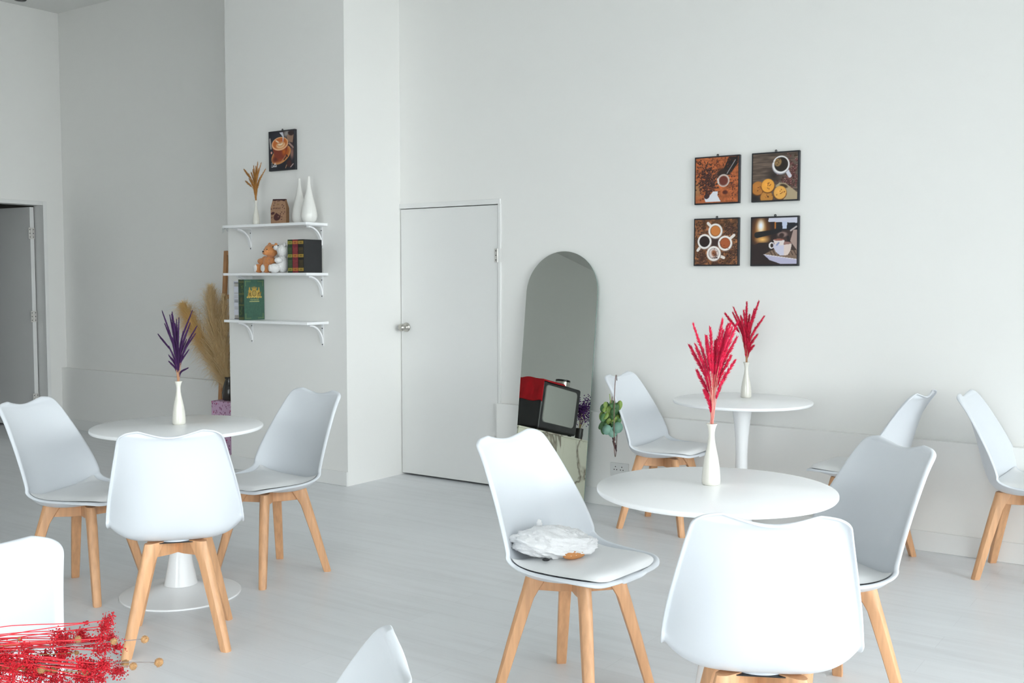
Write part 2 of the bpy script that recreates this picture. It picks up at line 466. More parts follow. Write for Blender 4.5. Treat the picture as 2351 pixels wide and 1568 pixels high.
# rows: y (back +), z, half width, wing rise
SH = np.array([
    (-0.222, 0.438, 0.200, 0.003, 4.0),
    (-0.190, 0.444, 0.208, 0.012, 5.0),
    (-0.122, 0.430, 0.219, 0.027, 6.0),
    (-0.048, 0.418, 0.226, 0.038, 6.0),
    (0.030, 0.412, 0.230, 0.048, 5.5),
    (0.098, 0.417, 0.232, 0.062, 4.4),
    (0.146, 0.442, 0.232, 0.076, 3.4),
    (0.177, 0.492, 0.229, 0.084, 2.8),
    (0.200, 0.558, 0.221, 0.080, 2.5),
    (0.221, 0.632, 0.208, 0.066, 2.3),
    (0.242, 0.705, 0.194, 0.048, 2.2),
    (0.262, 0.770, 0.181, 0.030, 2.2),
    (0.280, 0.815, 0.172, 0.016, 2.0),
    (0.292, 0.832, 0.169, 0.010, 2.0)])
def shell_surface(v, u):
    """v (0..1 front lip to top edge), u (-1..1 across) -> points"""
    C = catmull(SH, v)
    dC = (catmull(SH, np.minimum(v + 1e-3, 1)) - catmull(SH, np.maximum(v - 1e-3, 0)))[:, :2]
    dC /= np.linalg.norm(dC, axis=1)[:, None]
    N = np.stack([-dC[:, 1], dC[:, 0]], 1)            # towards the sitter
    au = np.abs(u)
    wdt = C[:, 2].copy()
    # arc lengths for rounding front and top corners
    tf = np.clip((0.125 - v) / 0.125, 0, 1); wdt = wdt - 0.125 * (1 - np.sqrt(np.maximum(0, 1 - tf ** 2.3)))
    tt = np.clip((v - 0.92) / 0.08, 0, 1); wdt = wdt - 0.055 * (1 - np.sqrt(np.maximum(0, 1 - tt ** 2.2)))
    e = C[:, 3] * au ** C[:, 4]
    rise = 0.008 * np.clip((v - 0.70) / 0.3, 0, 1) ** 1.5 * au ** 2
    x = wdt * u
    y = C[:, 0] + N[:, 0] * e
    z = C[:, 1] + N[:, 1] * e + rise
    return np.stack([x, y, z], 1)

def make_chair():
    t = thing('dining_chair', 'x', 'chair')
    nu, nv = 29, 46
    us = np.sin(np.linspace(-1, 1, nu) * PI / 2 * 0.92) / math.sin(PI / 2 * 0.92)
    vs = np.concatenate([np.linspace(0, 0.13, 9)[:-1] ** 1.0, np.linspace(0.13, 0.90, 28)[:-1], np.linspace(0.90, 1.0, 11)])
    nv = len(vs)
    V, U = np.meshgrid(vs, us, indexing='ij')
    P = shell_surface(V.ravel(), U.ravel()).reshape(nv, nu, 3)
    verts = [tuple(p) for p in P.reshape(-1, 3)]
    idx = lambda i, j: i * nu + j
    faces = [(idx(i, j), idx(i, j + 1), idx(i + 1, j + 1), idx(i + 1, j)) for i in range(nv - 1) for j in range(nu - 1)]
    # normals (towards the sitter)
    dv = np.gradient(P, axis=0); du = np.gradient(P, axis=1)
    Nn = np.cross(du, dv); Nn /= np.linalg.norm(Nn, axis=2)[:, :, None] + 1e-12
    loop = [(0, j) for j in range(nu)] + [(i, nu - 1) for i in range(1, nv)] + [(nv - 1, j) for j in range(nu - 2, -1, -1)] + [(i, 0) for i in range(nv - 2, 0, -1)]
    n = len(loop)
    B = np.array([P[a] for a in loop]); NB = np.array([Nn[a] for a in loop])
    for _ in range(3): NB = (NB + np.roll(NB, 1, 0) + np.roll(NB, -1, 0)) / 3
    NB /= np.linalg.norm(NB, axis=1)[:, None]
    T = np.roll(B, -1, 0) - np.roll(B, 1, 0); T /= np.linalg.norm(T, axis=1)[:, None] + 1e-12
    for _ in range(2): T = (T + np.roll(T, 1, 0) + np.roll(T, -1, 0)) / 3
    T /= np.linalg.norm(T, axis=1)[:, None]
    O = np.cross(T, NB); O /= np.linalg.norm(O, axis=1)[:, None]
    prev = [idx(*a) for a in loop]
    for do, dn in ((0.0045, -0.0005), (0.0095, -0.004), (0.0115, -0.010), (0.0115, -0.016)):
        R = B + O * do + NB * dn
        k = len(verts); verts += [tuple(p) for p in R]
        cur = list(range(k, k + n))
        faces += [(prev[q], cur[q], cur[(q + 1) % n], prev[(q + 1) % n]) for q in range(n)]
        prev = cur
    sh = mesh_obj('shell', verts, faces, 'white_plastic', t, smooth=True)
    md = sh.modifiers.new('thickness', 'SOLIDIFY'); md.thickness = 0.006; md.offset = -1
    ss = sh.modifiers.new('smooth', 'SUBSURF'); ss.levels = 1; ss.render_levels = 1
    # moulded boss under the bucket
    b = MB(); b.lathe([(0.0, 0.4045), (0.064, 0.4045), (0.070, 0.4055), (0.078, 0.4075), (0.0, 0.4085)], 40)
    b.build('boss', 'white_plastic', t, smooth=True, loc=(0, 0.03, 0))
    # seat pad
    pu, pv = 19, 24
    a = np.linspace(-1, 1, pu); bb = np.linspace(0, 1, pv)
    BV, AU = np.meshgrid(bb, a, indexing='ij')
    vv = 0.010 + BV * 0.453
    edge = np.minimum(1 - np.abs(AU), np.minimum(BV, 1 - BV) * 2.0)
    P2 = shell_surface(vv.ravel(), (AU * 0.93).ravel()).reshape(pv, pu, 3)
    dv = np.gradient(P2, axis=0); du = np.gradient(P2, axis=1)
    N2 = np.cross(du, dv); N2 /= np.linalg.norm(N2, axis=2)[:, :, None]
    Cp = catmull(SH, vv.ravel()).reshape(pv, pu, 5)
    fill = Cp[:, :, 3] * (1 - np.abs(AU * 0.93) ** Cp[:, :, 4]) * (1 - 0.85 * np.clip((BV - 0.55) / 0.45, 0, 1) ** 1.2)
    hgt = 0.0005 + fill * 0.95 + 0.013 * np.clip(edge / 0.14, 0, 1) ** 0.5 + 0.006 * np.clip(edge, 0, 1) ** 0.7
    P2 = P2 + N2 * hgt[:, :, None]
    fc = [(i * pu + j, i * pu + j + 1, (i + 1) * pu + j + 1, (i + 1) * pu + j) for i in range(pv - 1) for j in range(pu - 1)]
    pd = mesh_obj('seat_pad', P2.reshape(-1, 3), fc, 'white_leather', t, smooth=True)
    s2 = pd.modifiers.new('smooth', 'SUBSURF'); s2.levels = 1; s2.render_levels = 1
    # black rubber mount
    MB().box(-0.062, 0.062, -0.045, 0.105, 0.4025, 0.4050).build('mounting_plate', 'black_plastic', t)
    # legs
    for sx in (1, -1):
        for sy in (1, -1):
            tip = np.array((0.180 * sx, 0.192 * sy, 0.0)); top = np.array((0.094 * sx, 0.108 * sy, 0.408))
            rd = (tip - top) * (1, 1, 0); rd /= np.linalg.norm(rd); td = np.array((-rd[1], rd[0], 0))
            rows = []
            for f, aw, bw, sh_in in ((0, 0.031, 0.033, 0), (0.02, 0.034, 0.035, 0), (0.45, 0.041, 0.040, 0.000), (0.80, 0.047, 0.043, 0.002), (0.86, 0.054, 0.043, 0.006), (0.985, 0.074, 0.043, 0.015), (1.0, 0.073, 0.041, 0.015)):
                c = tip + (top - tip) * f - rd * sh_in
                # D shaped section: rounded outer side, flat inner side
                sec = [(-0.5, -0.42), (-0.44, -0.5), (0.05, -0.5), (0.30, -0.42), (0.45, -0.22), (0.5, 0), (0.45, 0.22), (0.30, 0.42), (0.05, 0.5), (-0.44, 0.5), (-0.5, 0.42)]
                rows.append([c + rd * (p * aw) + td * (q * bw) for p, q in sec])
            m_ = len(rows[0]); vv_ = [p for r in rows for p in r]
            ff = [(i * m_ + k, i * m_ + (k + 1) % m_, (i + 1) * m_ + (k + 1) % m_, (i + 1) * m_ + k) for i in range(len(rows) - 1) for k in range(m_)]
            ff += [tuple(range(m_))[::-1], tuple((len(rows) - 1) * m_ + k for k in range(m_))]
            lo = mesh_obj('leg', vv_, ff, 'beech', t)
            auto_smooth(lo, 32)
    for sgn in (1, -1):
        a0 = np.array((0.082, 0.097 * sgn, 0)); L = np.linalg.norm(a0)
        r = MB().prism([(-L, 0.404), (-L, 0.352), (-0.05, 0.346), (0.05, 0.346), (L, 0.352), (L, 0.404)], -0.014, 0.014)
        ro = r.build('cross_rail', 'beech', t); ro.rotation_euler = (0, 0, math.atan2(a0[1], a0[0])); bevel(ro, 0.002)
    return t

CH = [  # x, y, heading, label, group
 (-3.753, 3.348, -4.0, 'white padded shell chair at the purple grass table, nearest the wall shelves', 'chairs at the purple grass table'),
 (-4.216, 2.670, 110.6, 'white padded shell chair left of the purple grass table, by the open doorway', 'chairs at the purple grass table'),
 (-3.356, 2.522, 229.3, 'white padded shell chair with its back to us, in front of the purple grass table', 'chairs at the purple grass table'),
 (-1.825, 2.968, 85.7, 'white padded shell chair holding the fluffy white cushion', 'chairs at the near red grass table'),
 (-2.653, 5.272, 91.5, 'white padded shell chair with a leafy hoop hung over its back', 'chairs at the table against the wall'),
 (-0.795, 5.341, 89.0, 'white padded shell chair cut by the right edge of the picture', 'chairs along the back wall'),
 (-1.540, 5.262, -95.5, 'white padded shell chair right of the table against the wall, half hidden', 'chairs at the table against the wall'),
 (-1.107, 3.361, -37.0, 'white padded shell chair right of the near red grass table, showing its inside', 'chairs at the near red grass table'),
 (-1.010, 2.549, 207.0, 'largest white shell chair, its back to us, before the near table', 'chairs at the near red grass table'),
 (-1.990, 0.892, 37.0, 'white shell chair cut by the left edge, behind the red dried flowers', 'chairs in the foreground'),
 (-1.182, 0.897, -43.0, 'white shell chair of which only a backrest corner rises from the bottom edge', 'chairs in the foreground'),
]
chair0 = make_chair()
chairs = []
for i, (x, y, a, lab, grp) in enumerate(CH):
    c = chair0 if i == 0 else copy_tree(chair0)
    c.location = (x, y, 0); c.rotation_euler = (0, 0, math.radians(a))
    c['label'] = lab; c['group'] = grp; c['category'] = 'chair'
    chairs.append(c)

# ------------------------------------------------------------------ round pedestal tables
TT = 0.753
def make_table():
    t = thing('round_table', 'x', 'table')
    r = 0.367
    MB().lathe([(0.0, TT), (r - 0.004, TT), (r - 0.001, TT - 0.002), (r, TT - 0.005), (r, TT - 0.011), (r - 0.003, TT - 0.0155), (r - 0.02, TT - 0.019), (r - 0.05, TT - 0.020), (0.0, TT - 0.020)], 96).build('tabletop', 'white_top', t, smooth=False)
    auto_smooth(t.children[-1], 35)
    col = MB().lathe([(0.072, 0.046), (0.066, 0.075), (0.055, 0.13), (0.045, 0.20), (0.037, 0.29), (0.032, 0.38), (0.031, 0.46), (0.034, 0.54), (0.041, 0.62), (0.050, 0.69), (0.056, TT - 0.026), (0.06, TT - 0.0205)], 48)
    col.build('pedestal', 'white_lacquer', t, smooth=True)
    base = MB().lathe([(0.0, 0.050), (0.060, 0.049), (0.074, 0.044), (0.10, 0.0335), (0.15, 0.021), (0.20, 0.013), (0.245, 0.0085), (0.258, 0.0065), (0.260, 0.003), (0.259, 0.0), (0.0, 0.0)], 72)
    auto_smooth(base.build('base', 'white_lacquer', t), 50)
    return t
TB = [(-3.838, 2.895, 'white round pedestal table holding the vase of purple grass'),
      (-1.325, 2.983, 'white round pedestal table holding the nearer vase of red grass'),
      (-2.182, 5.245, 'white round pedestal table against the back wall with red grass'),
      (-1.73, 0.536, 'white round table at the lower left corner under red dried flowers')]
tab0 = make_table(); tables = []
for i, (x, y, lab) in enumerate(TB):
    t = tab0 if i == 0 else copy_tree(tab0)
    t.location = (x, y, 0); t['label'] = lab; t['category'] = 'table'; t['group'] = 'white round pedestal tables'
    tables.append(t)

# ------------------------------------------------------------------ vases
def bottle_vase(name, label, loc, m='cream_glaze', s=1.0, group='cream bottle vases'):
    prof = [(0.0, 0.0), (0.025, 0.0), (0.0285, 0.003), (0.0292, 0.012), (0.0285, 0.03), (0.0262, 0.055), (0.0222, 0.082), (0.0168, 0.108), (0.0122, 0.130), (0.0098, 0.148), (0.0092, 0.160),
            (0.0105, 0.172), (0.0138, 0.184), (0.0172, 0.1915), (0.0178, 0.193), (0.0168, 0.1935), (0.0148, 0.190), (0.0112, 0.181), (0.0078, 0.168), (0.0068, 0.15), (0.008, 0.12), (0.0, 0.10)]
    o = MB().lathe([(r * s, z * s) for r, z in prof], 40).build(name, m, smooth=True, loc=loc)
    tag(o, label, 'vase', group); return o
V_L = (-3.869, 2.925, TT); V_N = (-1.359, 3.025, TT); V_B = (-2.215, 5.375, TT)
bottle_vase('bottle_vase', 'cream bottle vase on the left table holding purple grass', V_L)
bottle_vase('bottle_vase', 'cream bottle vase on the near table holding red grass', V_N)
bottle_vase('bottle_vase', 'cream bottle vase on the table against the wall holding red grass', V_B)

# ------------------------------------------------------------------ dried grass bunches
CR = np.array((math.cos(math.radians(35.1)), math.sin(math.radians(35.1)), 0))   # sideways as seen in the picture
CD = np.array((-CR[1], CR[0], 0))                                               # away from the viewer
UZ = np.array((0, 0, 1.0))
def bristles(mb, pts, rad, n, length, lean=0.6, width=0.0012):
    """short tapering florets along a spike"""
    pts = np.array(pts); L = len(pts) - 1
    for _ in range(n):
        t = random.random(); x = t * L; i = min(int(x), L - 1); f = x - i
        p = pts[i] * (1 - f) + pts[i + 1] * f
        d = pts[i + 1] - pts[i]; d = d / np.linalg.norm(d)
        q = np.random.normal(size=3); q -= d * (q @ d); q /= np.linalg.norm(q)
        prof = rad * (math.sin(PI * (0.12 + 0.80 * t)) ** 0.7)
        s = np.cross(d, q) * width
        tipp = p + q * prof + d * length * (0.5 + random.random() * 0.7) * lean
        base = p - d * length * 0.2
        mb.add([base - s, base + s, tipp], [(0, 1, 2)])
        s2 = q * width
        mb.add([base - s2, base + s2, tipp], [(0, 1, 2)])
def spike_bunch(name, label, mouth, scale, tips, m, stem_m, rad, nbr, blen, spike_frac=(0.5, 0.7), core=0.45, depth=0.05, bend=0.02, cat='dried grass', seat=0.07, width=0.0012):
    t = thing(name, label, cat, (mouth[0], mouth[1], mouth[2] - seat))
    for k, tp in enumerate(tips):
        dx, dz = tp[0] / scale, tp[1] / scale
        if len(tp) > 2: sf = tp[2]
        else: sf = random.uniform(*spike_frac)
        dy = random.uniform(-depth, depth) * (0.4 + 0.6 * dz / 0.3)
        tip = CR * dx + CD * dy + UZ * (dz + seat)
        b0 = CR * (dx * 0.02) + CD * random.uniform(-0.003, 0.003) + UZ * 0.004
        m0 = CR * random.uniform(-0.0045, 0.0045) + CD * random.uniform(-0.004, 0.004) + UZ * seat
        ctrl = np.array([b0, m0, m0 * 0.5 + tip * 0.5 + (CR * -np.sign(dx) * bend * abs(dx) / 0.08 + UZ * 0.01), tip])
        full = catmull(ctrl, np.linspace(0, 1, 22))
        cut = int(22 * (1 - sf * (1 - 1 / 3.0)))
        cut = max(5, min(cut, 17))
        st = MB().tube(full[:cut + 2], 0.0010, 5).build('stem', stem_m, t, smooth=True)
        sp = full[cut:]
        mb = MB()
        rr = [rad * core * (math.sin(PI * (0.1 + 0.82 * i / (len(sp) - 1))) ** 0.6) for i in range(len(sp))]
        mb.tube(sp, rr, 6)
        bristles(mb, sp, rad, nbr, blen, width=width)
        mb.build('plume', m, st)
    return t
def zp(mouth, pts):   # (x, y) measured downwards -> (dx, dz)
    return [(p[0] - mouth[0], mouth[1] - p[1]) + tuple(p[2:]) for p in pts]
purple = zp((388, 965), [(240, 90), (290, 105), (340, 125), (385, 195), (425, 175), (232, 250), (140, 385, 0.38), (255, 320), (455, 345), (595, 85), (575, 240), (600, 285), (632, 370), (540, 570), (522, 800, 0.8), (285, 640), (315, 690),
                         (400, 480), (330, 250), (360, 165), (500, 450), (345, 560), (425, 560), (545, 255), (300, 520), (318, 140), (365, 420), (450, 620), (480, 540), (285, 720, 0.7), (390, 640)])
spike_bunch('purple_dried_grass', 'bunch of dark purple dried grass in the left table vase', (V_L[0], V_L[1], TT + 0.193), 2800, purple, 'purple_grass', 'straw_stem', 0.0060, 300, 0.012, (0.58, 0.80), core=0.62, width=0.0009)
redN = zp((370, 1455), [(148, 330, 0.75), (312, 370), (510, 290), (530, 335), (130, 585), (172, 570), (270, 460), (625, 290), (600, 335), (652, 485), (578, 690), (594, 735, 0.62), (470, 400), (210, 860, 0.6), (280, 1080, 0.7), (555, 360), (330, 480), (430, 520), (500, 520), (290, 880), (560, 560), (400, 640)])
spike_bunch('red_dried_grass', 'taller bunch of pinkish red dried grass in the near table vase', (V_N[0], V_N[1], TT + 0.193), 3577, redN, 'magenta_grass', 'pink_stem', 0.0095, 260, 0.016, (0.42, 0.60), core=0.36, width=0.0016)
redB = zp((752, 748), [(508, 200, 0.45), (615, 135), (608, 190), (700, 165), (765, 75), (888, 65), (932, 230), (872, 435), (832, 560), (740, 330), (660, 230), (800, 220), (835, 160), (690, 260), (760, 300), (640, 250), (790, 420), (720, 420), (810, 330)])
spike_bunch('red_dried_grass', 'crimson dried grass bunch in the vase against the back wall', (V_B[0], V_B[1], TT + 0.193), 2058, redB, 'crimson_grass', 'straw_stem', 0.0125, 330, 0.018, (0.62, 0.85), core=0.42, width=0.0018)
# ------------------------------------------------------------------ flat print: painted point colours on a fine grid
class Paint:
    def __init__(s, w, h, col):
        s.w, s.h = w, h
        s.U, s.V = np.meshgrid(np.linspace(0, 1, w), np.linspace(0, 1, h))
        s.asp = h / w
        s.c = np.ones((h, w, 3)) * np.array(col) / 255.0
        s.rs = np.random.RandomState(3)
    def noise(s, cells_x, cells_y, amt):
        g = s.rs.rand(cells_y + 2, cells_x + 2)
        x = s.U * cells_x; y = s.V * cells_y; i = x.astype(int); j = y.astype(int); fx = x - i; fy = y - j
        fx = fx * fx * (3 - 2 * fx); fy = fy * fy * (3 - 2 * fy)
        n = (g[j, i] * (1 - fx) + g[j, i + 1] * fx) * (1 - fy) + (g[j + 1, i] * (1 - fx) + g[j + 1, i + 1] * fx) * fy
        s.c = np.clip(s.c * (1 + (n[:, :, None] - 0.5) * 2 * amt), 0, 1); return n
    def mix(s, mask, col):
        s.c = s.c * (1 - mask[:, :, None]) + np.array(col)[None, None] / 255.0 * mask[:, :, None]; return s
    def ell(s, x, y, rx, ry, col, rot=0.0, soft=0.06):
        dx = s.U - x; dy = (s.V - y) * s.asp; ca, sa = math.cos(rot), math.sin(rot)
        a = dx * ca + dy * sa; b = -dx * sa + dy * ca
        d = np.sqrt((a / rx) ** 2 + (b / ry) ** 2)
        return s.mix(np.clip((1 - d) / soft, 0, 1), col)
    def cap(s, x0, y0, x1, y1, r, col, r1=None, soft=0.15):
        r1 = r if r1 is None else r1
        ax, ay = x1 - x0, (y1 - y0) * s.asp; px, py = s.U - x0, (s.V - y0) * s.asp
        t = np.clip((px * ax + py * ay) / (ax * ax + ay * ay + 1e-12), 0, 1)
        d = np.hypot(px - t * ax, py - t * ay) / (r + (r1 - r) * t)
        return s.mix(np.clip((1 - d) / soft, 0, 1), col)
    def poly(s, pts, col):
        m = np.zeros_like(s.U, bool); n = len(pts)
        for i in range(n):
            (xa, ya), (xb, yb) = pts[i], pts[(i + 1) % n]
            if ya == yb: continue
            cond = ((ya > s.V) != (yb > s.V)) & (s.U < (xb - xa) * (s.V - ya) / (yb - ya) + xa)
            m ^= cond
        return s.mix(m.astype(float), col)
    def beans(s, cx, cy, sx, sy, n, col, size=0.018, col2=None):
        for _ in range(n):
            x = cx + s.rs.randn() * sx; y = cy + s.rs.randn() * sy
            if not (-0.02 < x < 1.02 and -0.02 < y < 1.02): continue
            k = 0.7 + 0.6 * s.rs.rand(); r = s.rs.rand() * PI
            s.ell(x, y, size * 1.25, size * 0.85, np.array(col) * k, r, 0.3)
            if s.rs.rand() < 0.5: s.ell(x - size * .3, y + size * .3, size * 0.4, size * 0.28, np.clip(np.array(col2 if col2 is not None else col) * (k + 1.1), 0, 255), r, 0.6)
        return s

def print_mesh(name, P, corners, m, parent):
    """corners: lower-left, lower-right, upper-right, upper-left in parent space"""
    a, b, c, d = [np.array(q, float) for q in corners]
    U = P.U[:, :, None]; V = P.V[:, :, None]
    X = (a * (1 - U) + b * U) * (1 - V) + (d * (1 - U) + c * U) * V
    h, w_ = P.h, P.w
    I = np.arange(h * w_).reshape(h, w_)
    F = np.stack([I[:-1, :-1], I[:-1, 1:], I[1:, 1:], I[1:, :-1]], -1).reshape(-1, 4)
    o = mesh_obj(name, X.reshape(-1, 3), F, m, parent)
    col = P.c.reshape(-1, 3); l = np.where(col <= 0.04045, col / 12.92, ((col + 0.055) / 1.055) ** 2.4)
    at = o.data.color_attributes.new('ink', 'FLOAT_COLOR', 'POINT')
    at.data.foreach_set('color', np.concatenate([l, np.ones((len(l), 1))], 1).ravel())
    return o

def pic_portafilter():
    p = Paint(112, 112, (176, 96, 54)); p.noise(9, 30, 0.16); p.noise(40, 40, 0.14)
    p.ell(0.04, 0.30, 0.14, 0.26, (170, 120, 78), 0.1, 0.8)
    p.poly([(0.60, 0.60), (0.78, 1.0), (1.0, 1.0), (1.0, 0.86), (0.80, 0.60)], (38, 30, 30))
    p.ell(0.60, 0.66, 0.20, 0.10, (50, 34, 30), 0.6, 0.6)
    p.beans(0.30, 0.55, 0.14, 0.15, 330, (62, 36, 32), 0.018, (90, 60, 56))
    p.beans(0.34, 0.32, 0.11, 0.10, 150, (60, 34, 30), 0.018, (100, 66, 60))
    p.beans(0.60, 0.88, 0.18, 0.07, 42, (96, 44, 26), 0.017); p.beans(0.88, 0.40, 0.08, 0.14, 45, (92, 46, 34), 0.017)
    p.ell(0.70, 0.22, 0.08, 0.06, (84, 36, 26), 0, 0.5); p.beans(0.1, 0.9, 0.08, 0.06, 14, (60, 34, 28), 0.018)
    p.cap(0.73, 0.63, 0.98, 1.0, 0.020, (26, 26, 30)); p.cap(0.74, 0.63, 0.93, 0.92, 0.010, (158, 152, 150))
    p.ell(0.66, 0.48, 0.145, 0.145, (206, 190, 182)); p.ell(0.66, 0.475, 0.115, 0.115, (150, 108, 96)); p.ell(0.66, 0.48, 0.10, 0.10, (112, 52, 42))
    p.cap(0.53, 0.52, 0.54, 0.44, 0.022, (222, 212, 206))
    p.poly([(0.20, 0.14), (0.24, 0.02), (0.60, 0.02), (0.52, 0.16), (0.53, 0.25), (0.42, 0.25), (0.28, 0.10)], (226, 228, 236)); p.ell(0.27, 0.15, 0.07, 0.06, (62, 40, 42), 0.6)
    return p
def pic_cookies():
    p = Paint(112, 112, (98, 82, 72)); p.noise(4, 60, 0.22); p.noise(7, 24, 0.16)
    p.ell(0.48, 0.52, 0.24, 0.22, (46, 38, 36), 0.6, 0.9); p.ell(0.05, 0.05, 0.25, 0.2, (34, 28, 28), 0, 0.9)
    p.beans(0.90, 0.58, 0.07, 0.18, 120, (92, 52, 50), 0.022, (150, 96, 92)); p.beans(0.78, 0.40, 0.09, 0.05, 45, (84, 48, 46), 0.022, (150, 96, 92)); p.beans(0.95, 0.93, 0.015, 0.02, 3, (60, 44, 30), 0.024)
    p.cap(0.76, 0.62, 0.83, 0.50, 0.042, (216, 214, 224))
    p.ell(0.625, 0.73, 0.20, 0.20, (150, 146, 156)); p.ell(0.63, 0.75, 0.195, 0.195, (236, 232, 232)); p.ell(0.635, 0.755, 0.158, 0.158, (38, 28, 22))
    p.ell(0.565, 0.80, 0.085, 0.10, (150, 116, 72), -0.5, 0.25); p.beans(0.55, 0.83, 0.03, 0.04, 16, (50, 36, 24), 0.010)
    p.poly([(0.52, 0.30), (0.60, 0.37), (0.74, 0.35), (1.0, 0.14), (1.0, 0.0), (0.70, 0.0)], (176, 158, 128)); p.ell(0.70, 0.29, 0.11, 0.05, (70, 54, 38), -0.3, 0.4)
    for x, y, r, c in ((0.12, 0.27, 0.155, (186, 120, 52)), (0.32, 0.06, 0.15, (190, 130, 58)), (0.345, 0.315, 0.155, (238, 166, 66)), (0.62, 0.155, 0.15, (232, 172, 84))):
        p.ell(x, y - 0.012, r * 1.03, r * 1.03, (96, 52, 20)); p.ell(x, y, r, r, c, 0, 0.12); p.ell(x - r * .2, y + r * .2, r * .55, r * .5, np.clip(np.array(c) * 1.08, 0, 255), 0, 1.0)
        p.beans(x + 0.02, y + 0.02, r * 0.35, r * 0.3, 9, (128, 72, 30), 0.014)
    return p
def pic_cups():
    p = Paint(112, 112, (126, 82, 52)); p.noise(14, 14, 0.45); p.noise(40, 40, 0.2)
    p.ell(0.47, 0.5, 0.18, 0.2, (64, 46, 42), 0, 0.6)
    for cx, cy, n in ((0.85, 0.75, 110), (0.9, 0.2, 110), (0.15, 0.15, 130), (0.1, 0.8, 60), (0.6, 0.08, 60), (0.95, 0.5, 40)): p.beans(cx, cy, 0.11, 0.12, n, (70, 44, 36), 0.020, (120, 84, 62))
    for x, y, hx, hy, c in ((0.485, 0.745, 0.31, 0.92, (206, 126, 62)), (0.23, 0.516, 0.07, 0.32, (44, 30, 28)), (0.715, 0.47, 0.92, 0.64, (176, 92, 52)), (0.45, 0.245, 0.69, 0.15, (226, 210, 204))):
        p.cap(x, y, hx, hy, 0.034, (236, 228, 222)); p.ell(x + 0.01, y - 0.015, 0.172, 0.172, (140, 120, 112)); p.ell(x, y, 0.170, 0.170, (244, 238, 234)); p.ell(x, y, 0.126, 0.126, np.array(c) * 0.72); p.ell(x + 0.004, y + 0.004, 0.116, 0.116, c, 0, 0.15)
    p.ell(0.46, 0.25, 0.075, 0.095, (150, 88, 54), 0.3, 0.5); p.beans(0.48, 0.2, 0.03, 0.04, 26, (74, 42, 34), 0.012); p.beans(0.72, 0.47, 0.05, 0.05, 8, (140, 60, 34), 0.012)
    return p
def pic_machine():
    p = Paint(112, 112, (48, 34, 34)); p.noise(6, 6, 0.2)
    p.ell(0.20, 0.72, 0.26, 0.42, (176, 96, 30), 0, 1.0); p.ell(0.20, 0.80, 0.14, 0.24, (255, 226, 170), 0, 0.9); p.ell(0.20, 0.84, 0.09, 0.15, (240, 244, 255), 0, 0.8)
    p.ell(0.24, 0.54, 0.20, 0.10, (250, 200, 120), 0, 1.0); p.cap(0.52, 0.78, 0.52, 0.95, 0.025, (200, 120, 44), soft=0.8)
    p.poly([(0, 0), (0, 0.40), (0.15, 0.47), (0.45, 0.47), (0.45, 0.2), (0.5, 0)], (46, 33, 33))
    p.poly([(0.55, 0.45), (0.55, 0.97), (1, 0.97), (1, 0.3)], (62, 46, 44)); p.poly([(0.85, 0.5), (0.92, 0.75), (1, 0.80), (1, 0.3)], (170, 146, 138))
    p.poly([(0.36, 0.92), (0.38, 1), (1, 1), (1, 0.88)], (206, 206, 222)); p.poly([(0.54, 0.73), (0.54, 0.90), (1, 0.88), (1, 0.73)], (28, 30, 38)); p.poly([(0.68, 0.76), (0.67, 0.91), (0.78, 0.91), (0.77, 0.76)], (196, 204, 226))
    p.cap(0.12, 0.64, 0.62, 0.72, 0.070, (24, 24, 28), 0.045); p.ell(0.68, 0.64, 0.13, 0.07, (140, 116, 110), 0, 0.4); p.ell(0.66, 0.62, 0.07, 0.06, (52, 36, 34), 0.4, 0.4); p.cap(0.80, 0.58, 0.82, 0.48, 0.03, (34, 28, 30)); p.cap(0.86, 0.72, 0.98, 0.80, 0.025, (190, 180, 178), soft=0.6)
    p.poly([(0.27, 0.22), (0.5, 0.33), (1.0, 0.30), (1.0, 0.10)], (132, 108, 92))
    for i in range(9): p.cap(0.40 + i * 0.075, 0.31, 0.46 + i * 0.075, 0.20, 0.010, (66, 48, 42))
    p.poly([(0.27, 0.22), (1.0, 0.10), (1.0, 0.01), (0.66, 0.01), (0.40, 0.10)], (186, 182, 208)); p.poly([(0.27, 0.225), (1.0, 0.115), (1.0, 0.10), (0.27, 0.21)], (228, 222, 226))
    p.ell(0.44, 0.41, 0.062, 0.072, (232, 226, 226)); p.ell(0.45, 0.41, 0.036, 0.046, (52, 38, 36))
    p.poly([(0.475, 0.475), (0.885, 0.44), (0.86, 0.30), (0.80, 0.20), (0.64, 0.19), (0.54, 0.27), (0.49, 0.36)], (206, 204, 222)); p.poly([(0.72, 0.45), (0.885, 0.44), (0.86, 0.30), (0.80, 0.20), (0.72, 0.195)], (226, 208, 200)); p.ell(0.68, 0.455, 0.205, 0.035, (150, 112, 104))
    p.poly([(0.48, 0.53), (0.73, 0.52), (0.70, 0.41), (0.52, 0.42)], (226, 216, 214)); p.ell(0.60, 0.53, 0.12, 0.022, (150, 92, 78)); p.cap(0.60, 0.46, 0.56, 0.42, 0.02, (140, 150, 190))
    return p
